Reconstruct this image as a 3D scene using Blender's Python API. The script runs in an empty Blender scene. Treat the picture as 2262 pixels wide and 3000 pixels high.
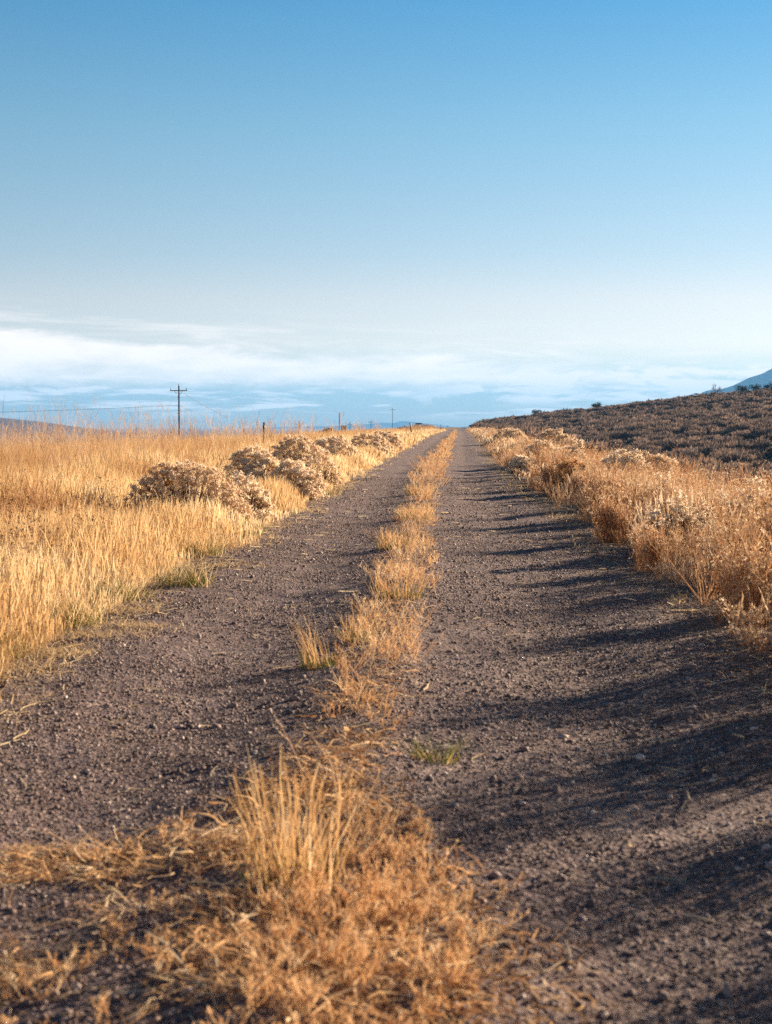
import bpy, math
import numpy as np
R = math.radians
C = bpy.context.scene.collection
S = bpy.context.scene

# ------------------------------------------------------------------ camera
SUN_EL, SUN_AZ = 13.8, 48.0            # azimuth measured from the road axis (+Y) towards the right (+X)
cam_d = bpy.data.cameras.new("camera")
cam_d.sensor_fit = 'VERTICAL'
cam_d.sensor_height = 36
cam_d.lens = 48.8
cam_d.clip_start = 0.05
cam_d.clip_end = 40000
cam_d.dof.use_dof = True
cam_d.dof.focus_distance = 25.0
cam_d.dof.aperture_fstop = 5.0
cam = bpy.data.objects.new("camera", cam_d)
cam.location = (0, 0, 1.25)
cam.rotation_euler = (R(90 - 3.53), 0, R(2.88))
C.objects.link(cam)
S.camera = cam

# ------------------------------------------------------------------ view, world, sun
S.view_settings.view_transform = 'Standard'
S.view_settings.look = 'None'
S.view_settings.exposure = 1.68
S.view_settings.gamma = 1
S.cycles.use_adaptive_sampling = False
S.cycles.use_denoising = False
S.cycles.max_bounces = 6
S.cycles.diffuse_bounces = 3
S.cycles.transmission_bounces = 4
S.cycles.transparent_max_bounces = 8
S.cycles.volume_bounces = 1


class NT:
    """small helper for wiring shader nodes"""
    def __init__(s, tree):
        s.t = tree
        tree.nodes.clear()

    def n(s, kind, **kw):
        nd = s.t.nodes.new(kind)
        for k, v in kw.items():
            setattr(nd, k, v)
        return nd

    def put(s, sock, v):
        if hasattr(v, 'is_linked') or isinstance(v, bpy.types.NodeSocket):
            s.t.links.new(v, sock)
        elif v is not None:
            sock.default_value = v

    def math(s, op, a, b=None, c=None, clamp=False):
        nd = s.n('ShaderNodeMath', operation=op, use_clamp=clamp)
        for i, v in enumerate((a, b, c)):
            s.put(nd.inputs[i], v)
        return nd.outputs[0]

    def sstep(s, v, a, b):
        nd = s.n('ShaderNodeMapRange', interpolation_type='SMOOTHSTEP')
        for i, q in enumerate((v, a, b)):
            s.put(nd.inputs[i], q)
        return nd.outputs[0]

    def mix(s, f, a, b, blend='MIX'):
        nd = s.n('ShaderNodeMix', data_type='RGBA', blend_type=blend)
        s.put(nd.inputs[0], f)
        s.put(nd.inputs[6], a)
        s.put(nd.inputs[7], b)
        return nd.outputs[2]

    def xyz(s, x, y, z):
        nd = s.n('ShaderNodeCombineXYZ')
        for i, q in enumerate((x, y, z)):
            s.put(nd.inputs[i], q)
        return nd.outputs[0]

    def noise(s, vec, scale, detail=4, rough=.55, out=0, dist=0):
        nd = s.n('ShaderNodeTexNoise')
        if vec is not None:
            s.put(nd.inputs['Vector'], vec)
        nd.inputs['Scale'].default_value = scale
        nd.inputs['Detail'].default_value = detail
        nd.inputs['Roughness'].default_value = rough
        nd.inputs['Distortion'].default_value = dist
        return nd.outputs[out]

    def ramp(s, f, stops):
        nd = s.n('ShaderNodeValToRGB')
        cr = nd.color_ramp
        while len(cr.elements) < len(stops):
            cr.elements.new(0.5)
        for e, (p, c) in zip(cr.elements, stops):
            e.position = p
            e.color = (*c, 1)
        s.put(nd.inputs[0], f)
        return nd.outputs[0]


world = bpy.data.worlds.new("World")
S.world = world
world.use_nodes = True
w = NT(world.node_tree)
sky = w.n('ShaderNodeTexSky', sky_type='NISHITA')
sky.sun_disc = False
sky.sun_elevation = R(SUN_EL)
sky.sun_rotation = R(SUN_AZ)
sky.altitude = 1800
sky.air_density = 1.0
sky.dust_density = 0.25
sky.ozone_density = 1.6
tc = w.n('ShaderNodeTexCoord').outputs['Generated']
sep = w.n('ShaderNodeSeparateXYZ')
w.put(sep.inputs[0], tc)
az = w.math('DEGREES', w.math('ARCTAN2', sep.outputs[0], sep.outputs[1]))
el = w.math('DEGREES', w.math('ARCSINE', sep.outputs[2]))
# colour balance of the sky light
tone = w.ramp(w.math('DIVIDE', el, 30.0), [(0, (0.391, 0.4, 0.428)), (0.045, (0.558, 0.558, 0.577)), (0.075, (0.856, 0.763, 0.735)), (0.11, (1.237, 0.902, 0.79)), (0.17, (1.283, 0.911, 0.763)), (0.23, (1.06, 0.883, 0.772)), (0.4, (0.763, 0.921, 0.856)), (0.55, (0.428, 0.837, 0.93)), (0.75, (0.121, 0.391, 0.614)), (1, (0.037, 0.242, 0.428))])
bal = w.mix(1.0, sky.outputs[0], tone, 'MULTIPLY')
# soft cloud sheet low over the horizon, thicker to the left
v1 = w.xyz(w.math('MULTIPLY', az, .13), w.math('MULTIPLY', el, .55), 3.1)
n1 = w.noise(v1, 1.0, 8, .6, dist=.5)
vf = w.xyz(w.math('MULTIPLY', az, .7), w.math('MULTIPLY', el, 2.4), 5.3)
nf = w.noise(vf, 1.0, 8, .62, dist=.3)
top = w.math('MULTIPLY_ADD', az, -.065, 2.75)
top = w.math('ADD', top, w.math('MULTIPLY', w.math('SUBTRACT', n1, .5), 3.0))
top = w.math('ADD', top, w.math('MULTIPLY', w.math('SUBTRACT', nf, .5), .9))
d1 = w.math('SUBTRACT', top, el)
m1 = w.math('MULTIPLY', w.sstep(d1, -.25, .6), w.sstep(w.math('MULTIPLY_ADD', nf, -.9, el), .9, 1.6))
# thin streaks underneath
v2 = w.xyz(w.math('MULTIPLY', az, .24), w.math('MULTIPLY', el, 2.5), 7.7)
n2 = w.noise(v2, 1.0, 8, .6, dist=.3)
m2 = w.math('MULTIPLY', w.sstep(n2, .47, .60), w.math('MULTIPLY', w.sstep(el, .1, .9), w.math('SUBTRACT', 1.0, w.sstep(el, 2.0, 2.7))))
# lumpy white puffs towards the right
v4 = w.xyz(w.math('MULTIPLY', az, .4), w.math('MULTIPLY', el, 1.7), 11.9)
n4 = w.noise(v4, 1.0, 8, .58, dist=.35)
m4 = w.math('MULTIPLY', w.sstep(n4, .44, .56), w.math('MULTIPLY', w.sstep(el, .7, 1.2), w.math('SUBTRACT', 1.0, w.sstep(el, 2.1, 2.9))))
m4 = w.math('MULTIPLY', m4, w.sstep(az, -5, 2))
# brighter lumps within the sheet
v3 = w.xyz(w.math('MULTIPLY', az, .3), w.math('MULTIPLY', el, 1.1), 1.3)
n3 = w.noise(v3, 1.0, 6, .55)
m1 = w.math('MULTIPLY', m1, w.math('MULTIPLY_ADD', n3, 2.0, -.12, clamp=True))
# faint high wisps over the left of the sheet
v5 = w.xyz(w.math('MULTIPLY_ADD', el, .12, w.math('MULTIPLY', az, .15)), w.math('MULTIPLY_ADD', az, .05, w.math('MULTIPLY', el, 1.5)), 21.4)
n5 = w.noise(v5, 1.0, 8, .62, dist=.5)
m5 = w.math('MULTIPLY', w.sstep(n5, .45, .72), w.math('MULTIPLY', w.sstep(el, 1.8, 3.0), w.math('SUBTRACT', 1.0, w.sstep(w.math('MULTIPLY_ADD', az, .05, el), 2.6, 4.6))))
m1 = w.math('MAXIMUM', m1, w.math('MULTIPLY', m5, .7))
m = w.math('MAXIMUM', w.math('MAXIMUM', m1, w.math('MULTIPLY', m2, .85)), w.math('MULTIPLY', m4, .9))
CLOUD = w.n('ShaderNodeRGB')
CLOUD.outputs[0].default_value = (9.0, 7.9, 6.9, 1)
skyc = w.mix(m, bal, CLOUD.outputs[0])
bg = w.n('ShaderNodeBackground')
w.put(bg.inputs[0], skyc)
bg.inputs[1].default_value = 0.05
wo = w.n('ShaderNodeOutputWorld')
w.put(wo.inputs[0], bg.outputs[0])

sun_d = bpy.data.lights.new("sun", 'SUN')
sun_d.energy = 5.0
sun_d.angle = R(.53)
sun_d.color = (1.0, .80, .58)
sun = bpy.data.objects.new("sun", sun_d)
sun.rotation_euler = (R(90 - SUN_EL), 0, R(180 - SUN_AZ))
sun.location = (20, 20, 15)
C.objects.link(sun)

# ------------------------------------------------------------------ terrain
def smooth(a, b, x):
    t = np.clip((np.asarray(x, float) - a) / (b - a), 0, 1)
    return t * t * (3 - 2 * t)


_gy = np.arange(-80, 2001.0)
def _lut(ys, vs, win):
    v = np.interp(_gy, ys, vs)
    k = np.hanning(win + 2)[1:-1]
    return np.convolve(np.pad(v, win // 2, mode='edge'), k / k.sum(), 'valid')


_xc = _lut([-80, 8, 25, 45, 80, 130, 270, 400, 2000], [-.25, -.25, -.45, -.6, -.5, -.25, 0, 0, 0], 15)
_zr = _lut([-80, 50, 130, 200, 250, 300, 400, 425, 600, 1000, 1500, 2000], [0, 0, .45, .45, .4, .5, .95, .9, -2, -9, -12, -12], 31)
def xc(Y): return np.interp(Y, _gy, _xc)
def zr(Y): return np.interp(Y, _gy, _zr)


def hash2(ix, iy, s):
    h = np.sin(ix * 127.1 + iy * 311.7 + s * 74.7) * 43758.5453
    return h - np.floor(h)


def vnoise(x, y, scale, s=0):
    x = np.asarray(x, float) * scale
    y = np.asarray(y, float) * scale
    ix, iy = np.floor(x), np.floor(y)
    fx, fy = x - ix, y - iy
    fx, fy = fx * fx * (3 - 2 * fx), fy * fy * (3 - 2 * fy)
    a, b = hash2(ix, iy, s), hash2(ix + 1, iy, s)
    c, d = hash2(ix, iy + 1, s), hash2(ix + 1, iy + 1, s)
    return (a * (1 - fx) + b * fx) * (1 - fy) + (c * (1 - fx) + d * fx) * fy


def terrain(X, Y):
    X, Y = np.asarray(X, float), np.asarray(Y, float)
    r = X - xc(Y)
    L = -r
    base = zr(Y)
    dropl = .022 * np.clip(L - 5, 0, 120) + .010 * np.clip(Y - 50, 0, 500) * smooth(6, 26, L)
    zl = np.maximum(base - dropl, -13)
    plane = -13.0 + .105 * np.clip(X, 0, 260) + .0407 * np.minimum(Y, 350) - .03 * np.clip(Y - 370, 0, 800)
    plane = plane + (vnoise(X, Y, .03, 5) - .5) * 1.2 * smooth(60, 140, Y)
    hill = np.logaddexp(plane * 1.2, -4.2 * 1.2) / 1.2
    hill = np.where(Y > 700, np.minimum(hill, -4.2 - np.clip(Y - 700, 0, 800) * .01), hill)
    k = smooth(4.3, 13.5 - 6 * smooth(150, 320, Y), r)
    zright = base * (1 - k) + hill * k
    z = np.where(r < 0, zl, zright)
    # low mound left of the road where the board sign stands
    z = z + 1.05 * np.exp(-((X + 10.5) / 6.5) ** 2 - ((Y - 335) / 38) ** 2)
    return z


def road_h(r, X, Y):
    """surface of the gravel above the plain terrain: two wheel tracks and a hump between"""
    h = .012 - .03 * np.exp(-((np.abs(r) - .92) / .38) ** 2) + .03 * np.exp(-((r + .12) / .28) ** 2)
    h = h + (vnoise(X, Y, 1.7, 1) - .5) * .03 + (vnoise(X, Y, 6, 2) - .5) * .014 + (vnoise(X, Y, 19, 3) - .5) * .007
    return h


def ground_z(X, Y):
    r = X - xc(Y)
    inn = 1 - smooth(1.85, 2.3, np.abs(r))
    return terrain(X, Y) + road_h(r, X, Y) * inn


# ------------------------------------------------------------------ mesh helpers
class Geo:
    def __init__(s):
        s.v, s.q, s.t, s.c, s.n = [], [], [], [], 0

    def add(s, v, quads=None, tris=None, tint=0.5):
        v = np.asarray(v, float).reshape(-1, 3)
        s.v.append(v)
        s.c.append(np.broadcast_to(np.asarray(tint, float), (len(v),)))
        if quads is not None and len(quads):
            s.q.append(np.asarray(quads) + s.n)
        if tris is not None and len(tris):
            s.t.append(np.asarray(tris) + s.n)
        s.n += len(v)

    def mesh(s, name, sm=False):
        v = np.concatenate(s.v)
        q = np.concatenate(s.q).reshape(-1, 4) if s.q else np.zeros((0, 4), int)
        t = np.concatenate(s.t).reshape(-1, 3) if s.t else np.zeros((0, 3), int)
        me = bpy.data.meshes.new(name)
        me.vertices.add(len(v))
        me.vertices.foreach_set('co', v.ravel().astype(np.float32))
        li = np.concatenate([q.ravel(), t.ravel()]).astype(np.int32)
        me.loops.add(len(li))
        me.loops.foreach_set('vertex_index', li)
        st = np.concatenate([np.arange(len(q)) * 4, len(q) * 4 + np.arange(len(t)) * 3]).astype(np.int32)
        me.polygons.add(len(st))
        me.polygons.foreach_set('loop_start', st)
        if sm:
            me.polygons.foreach_set('use_smooth', np.ones(len(st), bool))
        a = me.attributes.new('tint', 'FLOAT', 'POINT')
        a.data.foreach_set('value', np.concatenate(s.c).astype(np.float32))
        me.update(calc_edges=True)
        return me

    def obj(s, name, mat, parent=None, loc=None, sm=False):
        me = s.mesh(name, sm)
        me.materials.append(mat)
        o = bpy.data.objects.new(name, me)
        C.objects.link(o)
        if parent:
            o.parent = parent
        if loc is not None:
            o.location = loc
        return o


def ribbons(g, P, W, side, tint):
    """P (N,n,3) centre lines, W (N,n) or (n,) widths, side (N,3)"""
    N, n = P.shape[:2]
    W = np.broadcast_to(W, (N, n))
    off = side[:, None, :] * (W[..., None] / 2)
    V = np.stack([P - off, P + off], 2).reshape(-1, 3)
    i = np.arange(n - 1)
    f = np.stack([2 * i, 2 * i + 1, 2 * i + 3, 2 * i + 2], 1)
    F = (np.arange(N)[:, None, None] * 2 * n + f[None]).reshape(-1, 4)
    g.add(V, quads=F, tint=np.repeat(tint, 2 * n))


def strand_pts(base, h, az, lean, curve, n, rng, jit=0.0, droop=0.0):
    t = np.linspace(0, 1, n)
    hz = (lean[:, None] * t + curve[:, None] * t ** 2) * h[:, None]
    z = h[:, None] * (t - droop * t ** 2)
    P = base[:, None, :] + np.stack([np.cos(az)[:, None] * hz, np.sin(az)[:, None] * hz, z], 2)
    if jit:
        P[:, 1:] += rng.normal(0, 1, (len(h), n - 1, 3)) * (h * jit)[:, None, None]
    return P


def strands(g, base, h, wd, rng, lean=.1, curve=.15, prof=(1, .9, .6, .15), tint=None, jit=0, droop=0, az=None):
    N = len(base)
    az = rng.uniform(0, 2 * np.pi, N) if az is None else az
    ln = lean * rng.random(N)
    cv = curve * rng.random(N)
    P = strand_pts(base, h, az, ln, cv, len(prof), rng, jit, droop)
    ya = rng.uniform(-1.0, 1.0, N)
    side = np.stack([np.cos(ya), np.sin(ya), np.zeros(N)], 1)
    tint = rng.random(N) if tint is None else tint
    ribbons(g, P, wd[:, None] * np.array(prof)[None], side, tint)
    return P


_ico_v = None
def ico():
    global _ico_v, _ico_f
    if _ico_v is None:
        p = (1 + 5 ** .5) / 2
        v = np.array([(-1, p, 0), (1, p, 0), (-1, -p, 0), (1, -p, 0), (0, -1, p), (0, 1, p), (0, -1, -p), (0, 1, -p), (p, 0, -1), (p, 0, 1), (-p, 0, -1), (-p, 0, 1)], float)
        _ico_v = v / np.linalg.norm(v[0])
        _ico_f = np.array([(0, 11, 5), (0, 5, 1), (0, 1, 7), (0, 7, 10), (0, 10, 11), (1, 5, 9), (5, 11, 4), (11, 10, 2), (10, 7, 6), (7, 1, 8), (3, 9, 4), (3, 4, 2), (3, 2, 6), (3, 6, 8), (3, 8, 9), (4, 9, 5), (2, 4, 11), (6, 2, 10), (8, 6, 7), (9, 8, 1)])
    return _ico_v, _ico_f


_oct_v = np.array([(1, 0, 0), (-1, 0, 0), (0, 1, 0), (0, -1, 0), (0, 0, 1), (0, 0, -1)], float)
_oct_f = np.array([(0, 2, 4), (2, 1, 4), (1, 3, 4), (3, 0, 4), (2, 0, 5), (1, 2, 5), (3, 1, 5), (0, 3, 5)])


def blobs(g, pos, size, rng, tint, kind='ico', rough=.18, flat=.7):
    bv, bf = ico() if kind == 'ico' else (_oct_v, _oct_f)
    N, k = len(pos), len(bv)
    sc = size[:, None] * rng.uniform(.65, 1.25, (N, 3)) * np.array([1, 1, flat])
    V = bv[None] * (1 + rng.normal(0, rough, (N, k, 1)))
    V = V * sc[:, None]
    a = rng.uniform(0, 2 * np.pi, N)
    c, s = np.cos(a)[:, None], np.sin(a)[:, None]
    V = np.stack([V[..., 0] * c - V[..., 1] * s, V[..., 0] * s + V[..., 1] * c, V[..., 2]], 2) + pos[:, None]
    F = (np.arange(N)[:, None, None] * k + bf[None]).reshape(-1, 3)
    g.add(V.reshape(-1, 3), tris=F, tint=np.repeat(tint, k))


def rdir(N, rng):
    d = rng.normal(size=(N, 3))
    return d / np.linalg.norm(d, axis=1)[:, None]


def fuzz(g, pos, rad, rng, tint, k=10, size=.5, zs=.8, leaf=False):
    """clusters of k small triangles filling a ball round each point"""
    N = len(pos)
    c = np.repeat(pos, k, 0) + rdir(N * k, rng) * (np.repeat(rad, k) * rng.random(N * k) ** .4)[:, None] * np.array([1, 1, zs])
    a, b = rdir(N * k, rng), rdir(N * k, rng)
    s = (np.repeat(rad, k) * size * rng.uniform(.6, 1.3, N * k))[:, None]
    V = np.stack([c + a * s, c + b * s * .7, c - a * s * .6 - b * s * .4], 1).reshape(-1, 3)
    g.add(V, tris=np.arange(N * k * 3).reshape(-1, 3), tint=np.repeat(np.clip(np.repeat(tint, k) + rng.normal(0, .08, N * k), 0, 1), 3))


def tube(g, P, rads, m=6, tint=.5, cap=True):
    """a round tube along the points P with a radius per point"""
    P = np.asarray(P, float)
    n = len(P)
    T = np.gradient(P, axis=0)
    T /= np.linalg.norm(T, axis=1)[:, None] + 1e-12
    ref = np.array([0, 0, 1.]) if abs(T[0, 2]) < .8 else np.array([1., 0, 0])
    U = np.cross(T, ref)
    U /= np.linalg.norm(U, axis=1)[:, None]
    W = np.cross(T, U)
    a = np.linspace(0, 2 * np.pi, m, endpoint=False)
    rads = np.broadcast_to(np.asarray(rads, float), (n,))
    V = P[:, None] + (U[:, None] * np.cos(a)[None, :, None] + W[:, None] * np.sin(a)[None, :, None]) * rads[:, None, None]
    q = [(i * m + j, i * m + (j + 1) % m, (i + 1) * m + (j + 1) % m, (i + 1) * m + j) for i in range(n - 1) for j in range(m)]
    V = V.reshape(-1, 3)
    tr = []
    if cap:
        V = np.concatenate([V, P[:1], P[-1:]])
        tr = [(j, n * m, (j + 1) % m) for j in range(m)] + [((n - 1) * m + j, (n - 1) * m + (j + 1) % m, n * m + 1) for j in range(m)]
    g.add(V, quads=q, tris=tr, tint=tint)


def box(g, c, s, tint=.5, rz=0, bev=0.0):
    """a box with slightly chamfered vertical and horizontal edges"""
    x, y, z = (q / 2 for q in s)
    b = bev
    ring = [(-x + b, -y), (x - b, -y), (x, -y + b), (x, y - b), (x - b, y), (-x + b, y), (-x, y - b), (-x, -y + b)]
    ins = [(px * (1 - b / x), py * (1 - b / y)) for px, py in ring]
    V = [(p[0], p[1], -z) for p in ins] + [(p[0], p[1], -z + b) for p in ring] + [(p[0], p[1], z - b) for p in ring] + [(p[0], p[1], z) for p in ins]
    V = np.array(V + [(0, 0, -z), (0, 0, z)], float)
    ca, sa = math.cos(rz), math.sin(rz)
    V = np.stack([V[:, 0] * ca - V[:, 1] * sa, V[:, 0] * sa + V[:, 1] * ca, V[:, 2]], 1) + np.array(c)
    q = [(k * 8 + i, k * 8 + (i + 1) % 8, (k + 1) * 8 + (i + 1) % 8, (k + 1) * 8 + i) for k in range(3) for i in range(8)]
    t = [((i + 1) % 8, i, 32) for i in range(8)] + [(24 + i, 24 + (i + 1) % 8, 33) for i in range(8)]
    g.add(V, quads=q, tris=t, tint=tint)


def grid(g, xs, ys, fn, tint=.5):
    xx, yy = np.meshgrid(xs, ys)
    V = np.stack(fn(xx, yy), -1).reshape(-1, 3)
    nx, ny = len(xs), len(ys)
    i = np.arange(nx - 1)[None] + nx * np.arange(ny - 1)[:, None]
    q = np.stack([i, i + 1, i + nx + 1, i + nx], -1).reshape(-1, 4)
    g.add(V, quads=q, tint=tint)


# ------------------------------------------------------------------ scene-graph helpers
def tag(o, label=None, cat=None, group=None, kind=None):
    if label: o['label'] = label
    if cat: o['category'] = cat
    if group: o['group'] = group
    if kind: o['kind'] = kind
    return o


def thing(name, loc, label, cat, group=None, rz=0):
    o = bpy.data.objects.new(name, None)
    o.empty_display_size = .3
    C.objects.link(o)
    o.location = loc
    o.rotation_euler = (0, 0, rz)
    return tag(o, label, cat, group)


# ------------------------------------------------------------------ materials
def new_mat(name):
    m = bpy.data.materials.new(name)
    m.use_nodes = True
    return m, NT(m.node_tree)


def leaf_mat(name, stops, tr=.35, nz=0.0):
    """dry plant matter: diffuse + light shining through, colour per blade"""
    m, k = new_mat(name)
    a = k.n('ShaderNodeAttribute', attribute_name='tint').outputs['Fac']
    col = k.ramp(a, stops)
    if nz:
        g = k.n('ShaderNodeNewGeometry').outputs['Position']
        col = k.mix(k.noise(g, 40, 2), col, k.mix(1, col, (nz, nz, nz, 1), 'MULTIPLY'))
    d = k.n('ShaderNodeBsdfDiffuse')
    k.put(d.inputs[0], col)
    t = k.n('ShaderNodeBsdfTranslucent')
    k.put(t.inputs[0], col)
    mx = k.n('ShaderNodeMixShader')
    mx.inputs[0].default_value = tr
    k.put(mx.inputs[1], d.outputs[0])
    k.put(mx.inputs[2], t.outputs[0])
    o = k.n('ShaderNodeOutputMaterial')
    k.put(o.inputs[0], mx.outputs[0])
    return m


def solid_mat(name, c1, c2, scale=8, rough=.8, bump=.2, stretch=(1, 1, 1), metal=0):
    m, k = new_mat(name)
    g = k.n('ShaderNodeTexCoord').outputs['Object']
    mp = k.n('ShaderNodeMapping')
    k.put(mp.inputs[0], g)
    mp.inputs[3].default_value = stretch
    n = k.noise(mp.outputs[0], scale, 5, .6)
    p = k.n('ShaderNodeBsdfPrincipled')
    k.put(p.inputs['Base Color'], k.ramp(n, [(.3, c1), (.7, c2)]))
    p.inputs['Roughness'].default_value = rough
    p.inputs['Metallic'].default_value = metal
    b = k.n('ShaderNodeBump')
    b.inputs['Strength'].default_value = bump
    b.inputs['Distance'].default_value = .02
    k.put(b.inputs['Height'], n)
    k.put(p.inputs['Normal'], b.outputs[0])
    o = k.n('ShaderNodeOutputMaterial')
    k.put(o.inputs[0], p.outputs[0])
    return m


M = {}
M['gold'] = leaf_mat('golden_straw', [(0, (.42, .24, .11)), (.35, (.68, .46, .23)), (.7, (.80, .61, .35)), (1, (.88, .74, .50))], .42)
M['amber'] = leaf_mat('amber_straw', [(0, (.34, .165, .07)), (.4, (.60, .36, .16)), (.75, (.74, .50, .25)), (1, (.84, .66, .42))], .42)
M['wisp'] = leaf_mat('pale_stalks', [(0, (.38, .20, .11)), (.5, (.62, .40, .23)), (1, (.78, .58, .38))], .35)
M['tan'] = leaf_mat('tan_straw', [(0, (.34, .19, .10)), (.4, (.60, .41, .24)), (.75, (.74, .56, .37)), (1, (.84, .70, .52))], .42)
M['rust'] = leaf_mat('rusty_stems', [(0, (.20, .085, .04)), (.4, (.42, .22, .11)), (.75, (.60, .38, .21)), (1, (.72, .52, .34))], .38)
M['tangle'] = leaf_mat('tangled_straw', [(0, (.20, .085, .04)), (.35, (.54, .29, .13)), (.7, (.78, .50, .26)), (1, (.90, .72, .48))], .38)
M['cream'] = leaf_mat('cream_fluff', [(0, (.48, .31, .17)), (.4, (.72, .52, .33)), (1, (.90, .76, .58))], .45)
M['head'] = leaf_mat('brown_seed_heads', [(0, (.05, .02, .012)), (1, (.16, .07, .035))], .1)
M['green'] = leaf_mat('green_blades', [(0, (.05, .07, .015)), (.5, (.12, .14, .03)), (1, (.34, .27, .08))], .35)
M['twig'] = leaf_mat('grey_brown_twigs', [(0, (.07, .04, .025)), (.6, (.18, .11, .07)), (1, (.36, .25, .16))], .15)
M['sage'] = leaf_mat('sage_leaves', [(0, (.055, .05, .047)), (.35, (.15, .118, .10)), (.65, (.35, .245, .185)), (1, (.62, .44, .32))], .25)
M['rustleaf'] = leaf_mat('rust_leaves', [(0, (.12, .045, .02)), (.5, (.28, .12, .045)), (1, (.48, .25, .10))], .25)
M['rustdome'] = leaf_mat('orange_brown_heads', [(0, (.36, .17, .06)), (.5, (.62, .34, .14)), (1, (.76, .50, .26))], .4)
M['juniper'] = leaf_mat('juniper_leaves', [(0, (.022, .03, .02)), (.6, (.045, .055, .032)), (1, (.10, .10, .055))], .2)
M['bark'] = solid_mat('grey_bark', (.07, .05, .04), (.2, .15, .12), 12, .9, .4, (1, 1, .2))
M['pole'] = solid_mat('weathered_pole_wood', (.075, .05, .04), (.20, .14, .11), 9, .85, .3, (1, 1, .12))
M['wood'] = solid_mat('dark_post_wood', (.05, .035, .03), (.15, .10, .075), 14, .85, .4, (1, 1, .15))
M['glassy'] = solid_mat('brown_insulator', (.07, .04, .035), (.12, .07, .06), 5, .25, 0)
M['metal'] = solid_mat('dull_metal', (.10, .10, .11), (.2, .2, .21), 6, .5, .1, metal=.6)
M['black'] = solid_mat('dark_plastic', (.02, .022, .03), (.045, .045, .055), 5, .5, .1)
M['white'] = solid_mat('faded_white_paint', (.5, .48, .46), (.7, .68, .66), 7, .6, .1)
M['wall'] = solid_mat('grey_board_wall', (.22, .19, .2), (.36, .31, .32), 3, .8, .2, (6, 6, 1))
M['roof'] = solid_mat('dark_roof', (.05, .045, .05), (.10, .09, .10), 5, .7, .2)
M['wire'] = solid_mat('cable', (.05, .05, .055), (.08, .08, .09), 3, .5, 0)


def mat_gravel_road():
    m, k = new_mat('gravel_bed')
    pos = k.n('ShaderNodeNewGeometry').outputs['Position']
    big = k.noise(pos, 1.3, 6, .68)
    mid = k.noise(pos, 7, 4, .65)
    vor = k.n('ShaderNodeTexVoronoi')
    k.put(vor.inputs['Vector'], pos)
    vor.inputs['Scale'].default_value = 55
    vor2 = k.n('ShaderNodeTexVoronoi')
    k.put(vor2.inputs['Vector'], pos)
    vor2.inputs['Scale'].default_value = 21
    fine = k.noise(pos, 160, 3, .7)
    c = k.ramp(big, [(.3, (.145, .088, .080)), (.5, (.20, .138, .135)), (.75, (.275, .216, .216))])
    sc = k.n('ShaderNodeSeparateColor')
    k.put(sc.inputs[0], vor.outputs['Color'])
    stone = k.ramp(sc.outputs[0], [(0, (.10, .065, .055)), (.4, (.23, .155, .13)), (.75, (.36, .26, .22)), (1, (.62, .49, .40))])
    mask = k.sstep(mid, .38, .62)
    c = k.mix(k.math('MULTIPLY', mask, .75), c, stone)
    # paler sandy dirt and straw dust along the edges of the track
    at = k.n('ShaderNodeAttribute', attribute_name='tint').outputs['Fac']
    edge = k.sstep(k.math('ADD', at, k.math('MULTIPLY', k.math('SUBTRACT', mid, .5), .7)), .45, .8)
    c = k.mix(k.math('MULTIPLY', edge, .8), c, k.ramp(fine, [(.35, (.20, .115, .07)), (.65, (.40, .28, .19))]))
    hgt = k.math('ADD', k.math('MULTIPLY', vor.outputs['Distance'], -.9), k.math('ADD', k.math('MULTIPLY', vor2.outputs['Distance'], -.8), k.math('ADD', k.math('MULTIPLY', fine, .5), k.math('MULTIPLY', mid, 1.2))))
    b = k.n('ShaderNodeBump')
    b.inputs['Strength'].default_value = 1
    b.inputs['Distance'].default_value = .03
    k.put(b.inputs['Height'], hgt)
    p = k.n('ShaderNodeBsdfPrincipled')
    k.put(p.inputs['Base Color'], c)
    p.inputs['Roughness'].default_value = .9
    p.inputs['Specular IOR Level'].default_value = .25
    k.put(p.inputs['Normal'], b.outputs[0])
    o = k.n('ShaderNodeOutputMaterial')
    k.put(o.inputs[0], p.outputs[0])
    return m


def mat_ground():
    m, k = new_mat('dry_earth')
    pos = k.n('ShaderNodeNewGeometry').outputs['Position']
    n1 = k.noise(pos, .35, 5, .6)
    n2 = k.noise(pos, 9, 5, .7)
    n3 = k.noise(pos, 45, 3, .7)
    c = k.ramp(n2, [(.25, (.15, .085, .05)), (.5, (.29, .18, .10)), (.8, (.42, .29, .17))])
    c = k.mix(k.sstep(n1, .4, .65), c, k.ramp(n3, [(.3, (.14, .09, .06)), (.7, (.33, .23, .14))]))
    b = k.n('ShaderNodeBump')
    b.inputs['Strength'].default_value = .9
    b.inputs['Distance'].default_value = .03
    k.put(b.inputs['Height'], k.math('ADD', n2, n3))
    p = k.n('ShaderNodeBsdfPrincipled')
    k.put(p.inputs['Base Color'], c)
    p.inputs['Roughness'].default_value = .95
    p.inputs['Specular IOR Level'].default_value = .1
    k.put(p.inputs['Normal'], b.outputs[0])
    o = k.n('ShaderNodeOutputMaterial')
    k.put(o.inputs[0], p.outputs[0])
    return m


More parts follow.
